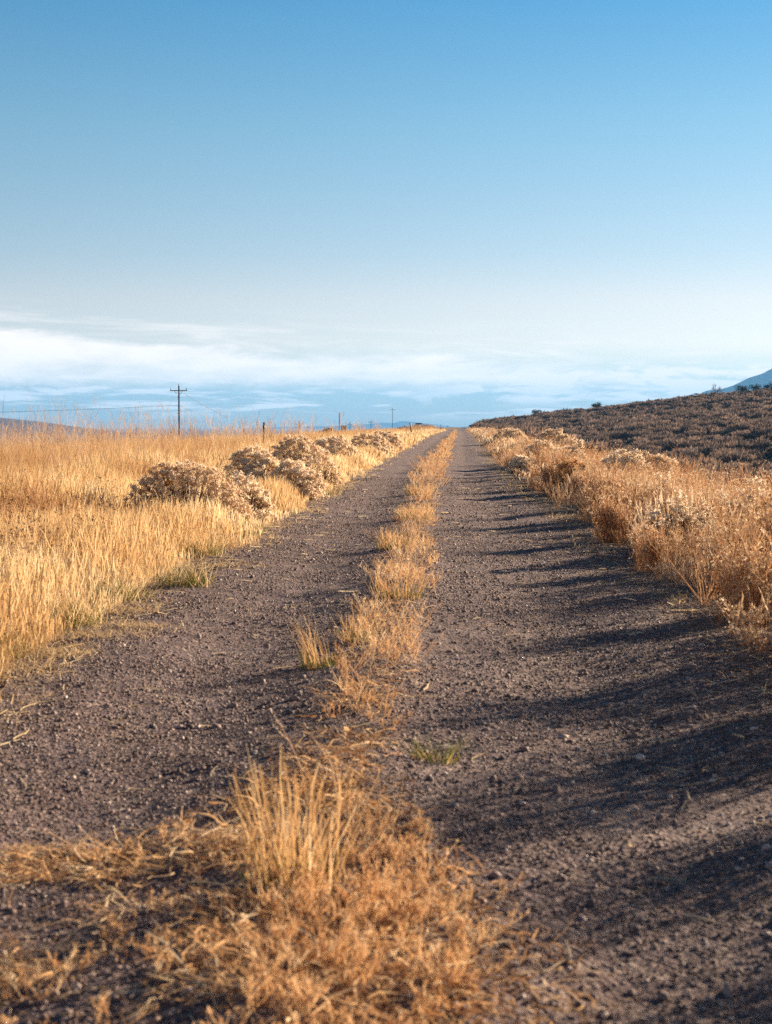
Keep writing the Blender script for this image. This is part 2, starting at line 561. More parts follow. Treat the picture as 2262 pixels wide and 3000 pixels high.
def mat_stone():
    m, k = new_mat('pebble_stone')
    a = k.n('ShaderNodeAttribute', attribute_name='tint').outputs['Fac']
    c = k.ramp(a, [(0, (.10, .065, .055)), (.3, (.21, .14, .12)), (.6, (.31, .22, .19)), (.85, (.46, .355, .31)), (1, (.74, .63, .54))])
    pos = k.n('ShaderNodeNewGeometry').outputs['Position']
    c = k.mix(k.noise(pos, 220, 2), c, k.mix(1, c, (.7, .68, .66, 1), 'MULTIPLY'))
    p = k.n('ShaderNodeBsdfPrincipled')
    k.put(p.inputs['Base Color'], c)
    p.inputs['Roughness'].default_value = .75
    p.inputs['Specular IOR Level'].default_value = .35
    o = k.n('ShaderNodeOutputMaterial')
    k.put(o.inputs[0], p.outputs[0])
    return m


def mat_mountain(name, c1, c2, scale):
    m, k = new_mat(name)
    pos = k.n('ShaderNodeNewGeometry').outputs['Position']
    n = k.noise(pos, scale, 6, .65)
    d = k.n('ShaderNodeBsdfDiffuse')
    k.put(d.inputs[0], k.ramp(n, [(.35, c1), (.65, c2)]))
    o = k.n('ShaderNodeOutputMaterial')
    k.put(o.inputs[0], d.outputs[0])
    return m


M['road'] = mat_gravel_road()
M['ground'] = mat_ground()
M['stone'] = mat_stone()
M['asphalt'] = solid_mat('worn_asphalt', (.085, .07, .068), (.135, .115, .11), 2.5, .85, .3)
M['paint'] = solid_mat('worn_road_paint', (.45, .42, .38), (.62, .6, .56), 3, .7, .1)
M['mtn'] = mat_mountain('forested_mountain', (.045, .06, .055), (.10, .105, .085), .006)
M['mtnl'] = mat_mountain('bare_hill', (.115, .095, .105), (.19, .145, .145), .01)

# ------------------------------------------------------------------ ground, roads, far relief
g = Geo()
rr = np.unique(np.concatenate([np.array([0, .6, 1.2, 1.7, 1.9, 2.1, 2.3, 2.6, 3, 3.5, 4, 4.5, 5, 6, 7, 8, 9, 10, 11.5, 13, 15, 17, 20]), np.arange(24, 120, 6), np.array([130, 150, 180, 220, 260, 320, 400, 520, 700, 1000, 1500, 2300, 3400, 5000.])]))
rs = np.concatenate([-rr[:0:-1], rr])
ys = np.concatenate([np.arange(-30, 60, 1.), np.arange(60, 200, 4), np.arange(200, 500, 6), np.arange(500, 1000, 25), [1050, 1150, 1300, 1500, 1800, 2200, 2800, 3500, 4500, 6000, 8000, 10000]])
def gfn(r, Y):
    X = r + xc(Y)
    z = terrain(X, Y) + (vnoise(X, Y, .9, 9) - .5) * .06 * smooth(2.2, 3, np.abs(r)) * (1 - smooth(60, 200, Y))
    z = z - .07 * (1 - smooth(1.95, 2.25, np.abs(r))) * (1 - smooth(285, 300, Y))
    return X, Y, z
grid(g, rs, ys, gfn)
tag(g.obj('ground', M['ground'], sm=True), 'dry brown earth plain running out to the mountains', 'ground', kind='structure')

g = Geo()
rx = np.linspace(-2.3, 2.3, 116)
ry = np.concatenate([np.arange(-2, 16, .05), np.arange(16, 40, .2), np.arange(40, 120, 1), np.arange(120, 286, 4)])
def rfn(r, Y):
    X = r + xc(Y)
    z = terrain(X, Y) + road_h(r, X, Y) * (1 - smooth(1.85, 2.3, np.abs(r))) - .035 * smooth(2.05, 2.3, np.abs(r)) + .004
    return X, Y, z
xx, yy = np.meshgrid(rx, ry)
grid(g, rx, ry, rfn, tint=(smooth(1.35, 2.0, np.abs(xx + .1)) * .9 + .55 * np.exp(-((xx + .12) / .3) ** 2)).ravel())
tag(g.obj('gravel_road', M['road'], sm=True), 'dark gravel two-track road with worn wheel tracks and a grassy middle', 'road', kind='structure')

g = Geo()
py = np.arange(276, 440, 4.)
grid(g, np.array([-3, -1.5, 0, 1.5, 3.]), py, lambda r, Y: (r + xc(Y), Y, zr(Y) + .05 - .006 * np.abs(r)))
pv = tag(g.obj('paved_road', M['asphalt'], sm=True), 'grey paved road climbing to the crest beyond the gravel', 'road', kind='structure')
for sx in (-1, 1):
    g = Geo()
    grid(g, np.array([2.72, 2.9]) * sx, py, lambda r, Y: (r + xc(Y), Y, zr(Y) + .05 - .006 * np.abs(r) + .006))
    g.obj('edge_line', M['paint'], pv)


def ridge(name, mat, label, pts, Y0, depth, seed, base=-16, nx=160, ny=24, rough=.12):
    """a mountain: crest heights along X given by pts, falling away to both sides"""
    px, pz = zip(*pts)
    xs = np.linspace(px[0], px[-1], nx)
    ts = np.linspace(-1, 1, ny)
    def fn(x, t):
        Y = Y0 + t * depth + (vnoise(x, 0 * x, 1 / 700, seed) - .5) * depth * .5
        zc = np.interp(x, px, pz)
        n = sum((vnoise(x, t * depth, f / 900, seed + i) - .5) / f for i, f in enumerate((1.5, 3, 6, 12, 24)))
        rib = np.abs(vnoise(x, t * depth * .25, 1 / 160, seed + 9) - .5)
        z = base + (zc - base) * np.clip(1 - np.abs(t) ** 1.15, 0, 1) * (1 - rib * .5 * np.abs(t)) + n * (zc - base) * rough * np.clip(np.abs(t) * 3, .08, 1)
        return x, Y, np.where(np.abs(t) > .99, base - 4, z)
    g = Geo()
    grid(g, xs, ts, fn)
    return tag(g.obj(name, mat, sm=True), label, 'mountain', kind='structure')


ridge('mountain', M['mtn'], 'blue mountain with a long shoulder behind the hillside trees', [(400, -16), (640, 40), (740, 78), (808, 101), (840, 117), (863, 128), (900, 130), (957, 145), (990, 160), (1025, 177), (1075, 191), (1121, 214), (1160, 218), (1300, 240), (1700, 200), (2400, 60), (2700, -16)], 5000, 900, 3)
ridge('hill', M['mtnl'], 'purplish brown hill flank sloping down behind the tall grass', [(-1700, 46), (-1200, 50), (-940, 30), (-820, 17), (-770, 12), (-720, 5), (-650, -5), (-560, -14)], 2500, 420, 11, rough=.06)
ridge('far_mountain', M['mtn'], 'faint low mountains on the horizon left of the road', [(-1500, -16), (-1000, 2), (-760, 4), (-560, 18), (-480, 28), (-400, 24), (-350, 38), (-300, 35), (-240, 26), (-120, 14), (0, -4), (140, 8), (300, 10), (520, 5), (700, -16)], 9000, 500, 17, rough=.05)

# ------------------------------------------------------------------ gravel stones (stuff)
rng = np.random.default_rng(7)
def scatter(y0, y1, x0, x1, dens):
    """random points; x0/x1 may be functions of Y giving the limits"""
    fx0 = x0 if callable(x0) else (lambda y: np.full_like(y, x0))
    fx1 = x1 if callable(x1) else (lambda y: np.full_like(y, x1))
    yy = np.linspace(y0, y1, 200)
    ar = np.maximum(fx1(yy) - fx0(yy), 0)
    tot = ar.mean() * (y1 - y0) * dens
    n = int(tot)
    cdf = np.cumsum(ar)
    Y = np.interp(rng.random(n) * cdf[-1], cdf, yy) + rng.normal(0, (y1 - y0) / 400, n)
    X = fx0(Y) + rng.random(n) * np.maximum(fx1(Y) - fx0(Y), 0)
    return X, Y


g = Geo()
for (y0, y1, dens, s0, kind) in ((1.6, 5.5, 4200, .0034, 'ico'), (5.5, 10, 2600, .0042, 'ico'), (10, 18, 1200, .0055, 'oct'), (18, 34, 330, .008, 'oct')):
    X, Y = scatter(y0, y1, lambda y: xc(y) - 2.05, lambda y: xc(y) + 2.05, dens)
    keep = rng.random(len(X)) < (.15 + 1.3 * vnoise(X, Y, 1.3, 21))
    X, Y = X[keep], Y[keep]
    s = s0 * np.exp(rng.normal(0, .42, len(X)))
    t = np.clip(rng.beta(1.1, 1.4, len(X)), 0, 1)
    z = ground_z(X, Y) + .004
    blobs(g, np.stack([X, Y, z + s * .3], 1), s, rng, t, kind)
X, Y = scatter(1.8, 22, lambda y: xc(y) - 2.1, lambda y: xc(y) + 2.1, 7)
s = .011 * np.exp(rng.normal(0, .35, len(X)))
blobs(g, np.stack([X, Y, ground_z(X, Y) + s * .3], 1), s, rng, np.clip(rng.beta(2, 2, len(X)), 0, 1), 'ico')
X, Y = scatter(1.8, 22, lambda y: xc(y) - 2.05, lambda y: xc(y) + 2.05, 95)
k_ = rng.random(len(X)) < smooth(.25, .7, vnoise(X, Y, 1.6, 23)) + .08
X, Y = X[k_], Y[k_]
s = .0072 * np.exp(rng.normal(0, .32, len(X)))
blobs(g, np.stack([X, Y, ground_z(X, Y) + s * .45], 1), s, rng, np.clip(rng.beta(2.2, 1.2, len(X)), 0, 1), 'ico')
tag(g.obj('gravel', M['stone']), 'loose grey and brown gravel stones covering the wheel tracks', 'gravel', kind='stuff')

# ------------------------------------------------------------------ grasses on the left (stuff)
WHEAT = (.9, .9, .8, .75, 2.1, 2.4, 1.6, .1)
FINE = (1, .9, .75, .5, .12)
def ledge(y): return xc(y) - 1.93 + (vnoise(y, 0 * y, .55, 31) - .5) * .5
def redge(y): return xc(y) + 1.95 + (vnoise(y, 0 * y, .6, 37) - .5) * .5
def lview(y): return -.36 * y - 2.2


def place(X, Y): return np.stack([X, Y, ground_z(X, Y) - .01], 1)


BUSH_AT = np.array([(-3.22, 16.5, .95), (-2.7, 17.6, .5), (-3.45, 23.5, .8), (-2.72, 23.2, .6), (-3.45, 30.5, 1.0), (-2.75, 27.5, .5), (-3.85, 43, 1.0), (-3.5, 55, 1.1), (3.15, 26, .6), (3.78, 26.6, .6), (3.05, 36, .4), (2.55, 41, .6), (4.2, 60, .9), (1.95, 25.4, .4)])
def off_bush(X, Y):
    k = np.ones(len(X), bool)
    for bx, by, br in BUSH_AT:
        k &= ((X - bx + .12) ** 2 + (Y - by) ** 2) > (br * .88) ** 2
    return k


g = Geo()
for (y0, y1, dens, wd) in ((1, 6, 700, .0024), (6, 14, 850, .0027), (14, 24, 720, .0035), (24, 40, 380, .006), (40, 75, 110, .011), (75, 150, 28, .022), (150, 290, 7, .045)):
    X, Y = scatter(y0, y1, lambda y: ledge(y) - 3.6, ledge, dens)
    d = ledge(Y) - X
    pn = vnoise(X, Y, .9, 41)
    hh = (.12 + .34 * smooth(0, .5, d) + .26 * smooth(1.5, 3.4, d)) * rng.uniform(.68, 1.15, len(X)) * (.72 + .5 * pn)
    keep = rng.random(len(X)) < smooth(.12, .62, vnoise(X, Y, 2.4, 43)) * (1 - .55 * smooth(2.4, 3.6, d))
    hh *= 1 - .4 * smooth(70, 140, Y)
    keep &= off_bush(X, Y)
    keep &= ~((np.abs(X + 4.15) < .35) & (np.abs(Y - 129) < 5))
    X, Y, hh = X[keep], Y[keep], hh[keep]
    t = np.clip(.05 + .75 * vnoise(X, Y, .8, 44) + rng.normal(.1, .2, len(X)), 0, 1)
    strands(g, place(X, Y), hh, wd * rng.uniform(.75, 1.25, len(X)), rng, .15, .26, WHEAT, t, jit=.012)
tag(g.obj('verge_grass', M['gold']), 'pale golden seeding grass crowding the left edge of the gravel road', 'grass', kind='stuff')

g = Geo()
for (y0, y1, dens, wd) in ((4, 14, 420, .0028), (14, 26, 400, .0034), (26, 45, 240, .005), (45, 80, 80, .009), (80, 150, 20, .02), (150, 330, 3.2, .045)):
    X, Y = scatter(y0, y1, lview, lambda y: ledge(y) - 2.7, dens)
    pn = vnoise(X, Y, .35, 51)
    hh = rng.uniform(.45, 1.0, len(X)) * (.68 + .45 * pn)
    hh *= 1 - .45 * smooth(80, 170, Y)
    keep = rng.random(len(X)) < .12 + smooth(.2, .65, vnoise(X, Y, 1.3, 53))
    keep &= off_bush(X, Y)
    keep &= ~((Y > 285) & (X < -4.5)) & ~((np.abs(X + 15.5) < 3.5) & (Y > 150))
    X, Y, hh = X[keep], Y[keep], hh[keep]
    t = np.clip(.95 * vnoise(X, Y, .5, 54) + rng.normal(.02, .2, len(X)), 0, 1)
    strands(g, place(X, Y), hh, wd * rng.uniform(.7, 1.3, len(X)), rng, .22, .3, FINE, t, jit=.02)
    # bent and crossing stems lower down
    X, Y = scatter(y0, y1, lview, lambda y: ledge(y) - 2.5, dens * .45)
    hh = rng.uniform(.4, .75, len(X))
    strands(g, place(X, Y), hh, wd * .9 * rng.uniform(.7, 1.3, len(X)), rng, .7, .5, FINE, np.clip(rng.normal(.35, .2, len(X)), 0, 1), jit=.03)
tag(g.obj('field_grass', M['amber']), 'tall amber grass filling the field left of the road', 'grass', kind='stuff')


def weeds(gs, gh, base, H, nst, ntw, spread, wd, tint, head=0.0, htint=.5, hk=8, twl=(.12, .3), tmin=.35, headp=1.0):
    """dry branching weeds: stems fan from each base, side twigs, optional heads"""
    N = len(base)
    B = np.repeat(base, nst, 0) + rng.normal(0, .02, (N * nst, 3)) * np.array([1, 1, 0])
    h = np.repeat(H, nst) * rng.uniform(.6, 1.08, N * nst)
    az_ = rng.uniform(0, 2 * np.pi, N * nst)
    ln = spread * rng.random(N * nst) ** .7
    cv = rng.uniform(-.15, .3, N * nst) * spread
    T = np.clip(np.repeat(tint, nst) + rng.normal(0, .13, N * nst), 0, 1)
    P = strand_pts(B, h, az_, ln, cv, 6, rng, .012)
    ya = rng.uniform(-1, 1, N * nst)
    W = np.repeat(np.broadcast_to(wd, (N,)), nst)
    ribbons(gs, P, W[:, None] * np.array([1.2, 1.05, .9, .8, .65, .4]), np.stack([np.cos(ya), np.sin(ya), 0 * ya], 1), T)
    K = N * nst * ntw
    si = np.repeat(np.arange(N * nst), ntw)
    tt = rng.uniform(tmin, 1, K)
    i0 = np.minimum((tt * 5).astype(int), 4)
    f = (tt * 5 - i0)[:, None]
    Q = P[si, i0] * (1 - f) + P[si, i0 + 1] * f
    tl = np.repeat(np.repeat(H, nst), ntw) * rng.uniform(*twl, K) * (1.15 - .5 * tt)
    ta = np.repeat(az_, ntw) + rng.normal(0, 1.3, K)
    TP = strand_pts(Q, tl, ta, rng.uniform(.3, .9, K), rng.uniform(-.3, .2, K), 3, rng, .02)
    ya = rng.uniform(-1, 1, K)
    ribbons(gs, TP, W[si // nst][:, None] * np.array([.7, .6, .35]), np.stack([np.cos(ya), np.sin(ya), 0 * ya], 1), np.clip(T[si] + .08, 0, 1))
    if head:
        E = np.concatenate([TP[:, -1], P[:, -1]])
        E = E[rng.random(len(E)) < headp]
        fuzz(gh, E, head * rng.uniform(.6, 1.3, len(E)), rng, np.full(len(E), htint) + rng.normal(0, .15, len(E)), hk, .62)


# wispy tall stalks that stand above the field
g = Geo()
for (y0, y1, dens, wd) in ((9, 18, 1.3, .0034), (18, 32, 1.5, .005), (32, 60, .8, .008), (60, 110, .16, .016)):
    X, Y = scatter(y0, y1, lview, lambda y: ledge(y) - 3.4, dens)
    k_ = rng.random(len(X)) < .3 + 1.1 * vnoise(X, Y, .22, 61)
    X, Y = X[k_], Y[k_]
    weeds(g, None, place(X, Y), rng.uniform(.95, 1.5, len(X)) * (1 + .3 * smooth(14, 30, Y)), 3, 9, .3, wd, rng.uniform(.3, .9, len(X)), twl=(.1, .24), tmin=.4)
tag(g.obj('wispy_stalks', M['wisp']), 'thin pale branching stalks rising above the grass against the sky', 'weeds', kind='stuff')

# rusty and grey weeds tangled into the amber grass
g = Geo()
for (y0, y1, dens, wd) in ((8, 15, 3.2, .0036), (15, 28, 2.2, .005), (28, 60, .8, .009)):
    X, Y = scatter(y0, y1, lview, lambda y: ledge(y) - 1.6, dens)
    k_ = rng.random(len(X)) < smooth(.45, .75, vnoise(X, Y, .3, 65))
    X, Y = X[k_], Y[k_]
    weeds(g, None, place(X, Y), rng.uniform(.5, .95, len(X)), 8, 10, .6, wd, rng.uniform(.1, .7, len(X)))
tag(g.obj('field_weeds', M['rust']), 'brownish tangled weeds in patches among the amber grass', 'weeds', kind='stuff')

# short bent straw, creeping over the edge of the gravel, and rusty low weeds
g = Geo()
for (y0, y1, dens, wd) in ((2, 14, 210, .0036), (14, 30, 110, .006), (30, 70, 30, .012), (70, 280, 7, .03)):
    for side in (-1, 1):
        X, Y = scatter(y0, y1, (lambda y: ledge(y) - .25) if side < 0 else (lambda y: redge(y) - .3), (lambda y: ledge(y) + .3) if side < 0 else (lambda y: redge(y) + .25), dens)
        k_ = rng.random(len(X)) < smooth(.35, .75, vnoise(X, Y, 1.4, 71))
        X, Y = X[k_], Y[k_]
        hh = rng.uniform(.05, .2, len(X))
        strands(g, place(X, Y), hh, wd * rng.uniform(.7, 1.3, len(X)), rng, 1.6, 1.0, FINE, np.clip(rng.normal(.55, .22, len(X)), 0, 1), jit=.08, droop=.7)
for (x, y, a, b, n) in ((-2.12, 7.95, .16, .10, 240), (-1.98, 8.35, .14, .07, 170), (-2.16, 7.3, .12, .12, 220), (-2.25, 6.75, .14, .16, 240), (-2.3, 6.2, .12, .2, 200), (-2.16, 9.1, .1, .14, 120), (-2.05, 12.2, .16, .14, 160), (-2.2, 14.2, .15, .2, 160)):
    X, Y = x + rng.normal(0, a, n), y + rng.normal(0, b, n)
    strands(g, place(X, Y), rng.uniform(.05, .13, n), .0036 * rng.uniform(.7, 1.3, n), rng, 1.7, 1.2, FINE, np.clip(rng.normal(.55, .22, n), 0, 1), jit=.1, droop=.6)
tag(g.obj('matted_straw', M['gold']), 'short matted straw creeping over both edges of the gravel', 'straw', kind='stuff')

# ------------------------------------------------------------------ right verge (stuff)
g = Geo()
for (y0, y1, dens, wd) in ((-1, 7, 70, .004), (7, 14, 360, .004), (14, 26, 270, .0055), (26, 45, 150, .009), (45, 90, 50, .016), (90, 160, 18, .03), (160, 290, 7, .05)):
    X, Y = scatter(y0, y1, lambda y: redge(y) + .15, lambda y: xc(y) + 5.4, dens)
    d = X - redge(Y)
    hh = (.12 + .36 * smooth(0, .8, d) - .16 * smooth(1.2, 3.0, d)) * rng.uniform(.65, 1.15, len(X)) * (.65 + .6 * vnoise(X, Y, .8, 81))
    k_ = rng.random(len(X)) < (smooth(.25, .7, vnoise(X, Y, .55, 83)) + .06) * (.3 + .7 * smooth(.2, 1.6, d))
    k_ &= off_bush(X, Y)
    X, Y, hh = X[k_], Y[k_], hh[k_]
    strands(g, place(X, Y), hh, wd * rng.uniform(.75, 1.25, len(X)), rng, .2, .25, WHEAT, np.clip(.1 + .7 * vnoise(X, Y, .7, 84) + rng.normal(.1, .15, len(X)), 0, 1), jit=.015)
tag(g.obj('roadside_grass', M['tan']), 'golden grass between the bushy weeds right of the road', 'grass', kind='stuff')

g, gh = Geo(), Geo()
for (y0, y1, dens, wd, nst, ntw, hk) in ((-1, 7, 34, .0045, 18, 12, 8), (7, 14, 15, .0034, 10, 9, 8), (14, 28, 11, .0045, 9, 8, 6), (28, 60, 6, .0075, 8, 6, 5), (60, 120, 2.2, .015, 6, 5, 4), (120, 290, .6, .035, 6, 4, 3)):
    X, Y = scatter(y0, y1, lambda y: redge(y) + .1, lambda y: xc(y) + 4.7, dens)
    if y0 < 0:
        k_ = rng.random(len(X)) < .03
        X, Y = X[k_], Y[k_]
    d = X - redge(Y)
    H = (.15 + .44 * smooth(0, 1.3, d) + .32 * smooth(.1, .8, d) * (1 - smooth(6.5, 7.5, Y))) * rng.uniform(.75, 1.2, len(X)) * (.62 + .62 * vnoise(X, Y, 1.0, 86))
    sel = vnoise(X, Y, .5, 91)
    tint = np.clip(.25 + .5 * vnoise(X, Y, .7, 92) + rng.normal(0, .12, len(X)), 0, 1)
    P = place(X, Y)
    a = sel > .5
    hr = .012 * max(1, wd / .0055)
    # crowded dry leaves low in the plants, added to make their shadows solid
    c_ = rng.random(len(P)) < (.85 if y0 < 0 else .55)
    for fz, fr in ((.28, .30), (.55, .26), (.78, .17)):
        q = P[c_] + np.stack([rng.normal(0, .06, c_.sum()), rng.normal(0, .06, c_.sum()), H[c_] * fz], 1)
        fuzz(g, q, H[c_] * fr, rng, tint[c_] * .8, 46 if y0 < 10 else (26 if y0 < 25 else 10), .085 if y0 < 10 else (.11 if y0 < 25 else .2))
    weeds(g, gh, P[a], H[a], nst, ntw, .75, wd, tint[a], head=hr, htint=.55, hk=hk, headp=.6)
    weeds(g, None, P[~a], H[~a], nst, ntw, .8, wd, tint[~a] * .8)
# thick clumps standing at the edge; their long shadows reach across the wheel track
CL = [(2.35, 7.25, .56, .09), (2.4, 6.75, .84, .08), (2.3, 6.2, .9, .09), (2.3, 5.3, .76, .09), (2.5, 4.55, .95, .10), (2.3, 3.4, .8, .09), (2.4, 2.8, .7, .1), (2.3, 1.9, .7, .12), (2.5, 1.0, .7, .12)]
yy = 7.6
while yy < 46:
    CL.append((float(redge(np.array(yy))) + rng.uniform(.2, .95), yy, rng.uniform(.38, .74), rng.uniform(.07, .15)))
    yy += rng.uniform(.35, 1.5) * (1 + yy / 40)
for cx_, cy_, ch_, cr_ in CL:
    far = 1 + cy_ / 16
    n = int(9 / far ** .5) + 2
    X, Y = cx_ + rng.normal(0, cr_, n), cy_ + rng.normal(0, cr_, n)
    H = ch_ * rng.uniform(.7, 1.15, n)
    P = place(X, Y)
    weeds(g, gh, P, H, 12, 9, .38, .0034 * far, rng.uniform(.2, .75, n), head=.011 * far ** .6, htint=.5, hk=6, headp=.45)
    for fz, fr in ((.2, .24), (.42, .24), (.62, .2), (.8, .14)):
        q = P + np.stack([rng.normal(0, .04, n), rng.normal(0, .04, n), H * fz], 1)
        fuzz(g, q, H * fr, rng, rng.uniform(.15, .6, n), int(70 / far), .09 * far ** .6)
tag(g.obj('roadside_weeds', M['rust']), 'rusty branching dry weeds crowding the right edge of the road', 'weeds', kind='stuff')
tag(gh.obj('weed_fluff', M['cream']), 'cream fluffy tops of the dry weeds on the right verge', 'weeds', kind='stuff')

# ------------------------------------------------------------------ strip between the wheel tracks (stuff)
def mid(y): return xc(y) + np.interp(y, [0, 3, 4.2, 6, 10, 25, 60], [-.32, -.28, -.22, -.16, -.12, -.13, -.02])
def midw(y): return np.interp(y, [0, 3.0, 3.9, 4.7, 6, 10, 25, 60, 200], [.95, .78, .46, .22, .17, .22, .27, .33, .36])


def curls(g, X, Y, L, wd, tint, n=6, up=.35, bend=.55):
    """short curled stems lying loosely over each other"""
    N = len(X)
    a = rng.uniform(0, 2 * np.pi, N)
    P = np.zeros((N, n, 3))
    P[:, 0] = place(X, Y) + np.stack([0 * X, 0 * X, rng.random(N) * .02], 1)
    e = rng.uniform(-.1, 1, N) * up * 2.2
    for i in range(1, n):
        a = a + rng.normal(0, bend, N)
        e = e * .75 + rng.normal(-.12, .3, N) * up
        st = (L / (n - 1))[:, None] * np.stack([np.cos(a) * np.cos(e), np.sin(a) * np.cos(e), np.sin(e)], 1)
        P[:, i] = P[:, i - 1] + st
    gz = ground_z(P[..., 0], P[..., 1]) + .004
    P[..., 2] = np.maximum(P[..., 2], gz + rng.random((N, 1)) * .015)
    prof = np.array([1.1, 1, .95, .85, .7, .4])[:n]
    ribbons(g, P, wd[:, None] * prof, np.stack([np.cos(a + 1.57), np.sin(a + 1.57), rng.normal(0, .4, N)], 1), tint)


g = Geo()
for (y0, y1, dens, wd, L0, L1) in ((1.7, 4.6, 2400, .0042, .04, .17), (4.6, 8, 1100, .0036, .05, .2), (8, 16, 420, .0045, .05, .16), (16, 32, 170, .008, .07, .2), (32, 70, 80, .016, .1, .25), (70, 270, 16, .035, .15, .3)):
    X, Y = scatter(y0, y1, lambda y: mid(y) - midw(y) * 1.25, lambda y: mid(y) + midw(y) * 1.25, dens)
    d = np.abs(X - mid(Y)) / midw(Y)
    k_ = rng.random(len(X)) < (1 - smooth(.45, 1.25, d)) * smooth(.3, .62, vnoise(X, Y, 1.8, 101)) + .03
    X, Y = X[k_], Y[k_]
    curls(g, X, Y, rng.uniform(L0, L1, len(X)), wd * rng.uniform(.5, 1.6, len(X)), np.clip(rng.normal(.55, .26, len(X)), 0, 1), up=.5 if y0 < 8 else .35, bend=.8 if y0 < 5 else .55)
for (x0, x1, y0, y1, n) in ((-1.35, -.55, 3.70, 4.04, 720), (-1.1, -.42, 2.75, 3.3, 900), (-.95, -.5, 3.3, 3.65, 240), (-.3, .16, 2.3, 3.0, 420)):
    X, Y = rng.uniform(x0, x1, n), rng.uniform(y0, y1, n) 
    Y = Y + (X - x0) * .12
    k_ = rng.random(n) < smooth(.25, .6, vnoise(X, Y, 4.0, 107))
    X, Y = X[k_], Y[k_]
    curls(g, X, Y, rng.uniform(.05, .22, len(X)), .0041 * rng.uniform(.5, 1.5, len(X)), np.clip(rng.normal(.72, .22, len(X)), 0, 1), up=.5, bend=.75)
# springy twiggy mass in the foreground and along the strip
for (y0, y1, x0, x1, dens, H0, wd, nst, ntw) in ((2.2, 3.5, -.44, .08, 170, .075, .0036, 7, 7), (3.5, 4.15, -.48, -.04, 130, .075, .0034, 7, 6), (2.2, 4.2, -1.05, -.42, 34, .055, .004, 6, 5), (4.15, 6.6, -.56, -.16, 22, .10, .0034, 6, 6), (6.6, 9, -.62, -.12, 30, .12, .003, 7, 6), (9, 20, -.75, -.2, 14, .13, .0042, 7, 6), (20, 45, -.95, -.25, 7, .17, .008, 6, 5), (45, 120, -.85, -.15, 2.5, .2, .018, 5, 4)):
    X, Y = scatter(y0, y1, x0, x1, dens)
    X = X + mid(Y) - mid(np.full_like(Y, .5 * (y0 + y1))) if y0 > 8 else X
    k_ = rng.random(len(X)) < (.25 + 1.0 * vnoise(X, Y, 2.2, 105) if y1 < 4.3 else smooth(.3, .6, vnoise(X, Y, 1.2, 106)))
    X, Y = X[k_], Y[k_]
    weeds(g, g, place(X, Y), H0 * rng.uniform(.6, 1.3, len(X)), nst, ntw, 1.3, wd, rng.uniform(.35, .85, len(X)), head=wd * 1.9, htint=.62, hk=4, headp=.8, twl=(.2, .5))
tag(g.obj('tangled_stems', M['tangle']), 'tangled curled brown stems covering the strip between the wheel tracks', 'dead weeds', kind='stuff')

g = Geo()
for (y0, y1, dens, wd) in ((2, 5, 40, .003), (5, 9, 70, .003), (9, 18, 170, .0035), (18, 35, 100, .006), (35, 80, 36, .012), (80, 270, 8, .03)):
    X, Y = scatter(y0, y1, lambda y: mid(y) - midw(y), lambda y: mid(y) + midw(y), dens)
    d = np.abs(X - mid(Y)) / midw(Y)
    k_ = rng.random(len(X)) < (1 - smooth(.4, 1.0, d)) * smooth(.3, .65, vnoise(X, Y, 1.1, 111))
    X, Y = X[k_], Y[k_]
    hh = rng.uniform(.08, .30, len(X)) * (.5 + .8 * vnoise(X, Y, .9, 112))
    strands(g, place(X, Y), hh, wd * rng.uniform(.7, 1.3, len(X)), rng, .55, .5, FINE, np.clip(rng.normal(.5, .2, len(X)), 0, 1), jit=.03)
tag(g.obj('strip_grass', M['wisp']), 'low thin grass standing along the middle of the road', 'grass', kind='stuff')

g = Geo()
X, Y = scatter(1.8, 30, lambda y: xc(y) - 2.1, lambda y: xc(y) + 2.1, 9)
curls(g, X, Y, rng.uniform(.05, .17, len(X)), .0045 * rng.uniform(.7, 1.5, len(X)) * (1 + Y / 25), np.clip(rng.normal(.85, .15, len(X)), 0, 1), up=.05, bend=.16)
X, Y = scatter(2, 40, lambda y: ledge(y) - .1, lambda y: ledge(y) + .35, 45)
curls(g, X, Y, rng.uniform(.06, .2, len(X)), .004 * rng.uniform(.7, 1.5, len(X)) * (1 + Y / 20), np.clip(rng.normal(.85, .15, len(X)), 0, 1), up=.06, bend=.16)
X, Y = scatter(2, 40, lambda y: redge(y) - .35, lambda y: redge(y) + .1, 45)
curls(g, X, Y, rng.uniform(.06, .2, len(X)), .004 * rng.uniform(.7, 1.5, len(X)) * (1 + Y / 20), np.clip(rng.normal(.8, .15, len(X)), 0, 1), up=.06, bend=.16)
tag(g.obj('straw_litter', M['gold']), 'broken pale straws lying on the gravel', 'straw', kind='stuff')

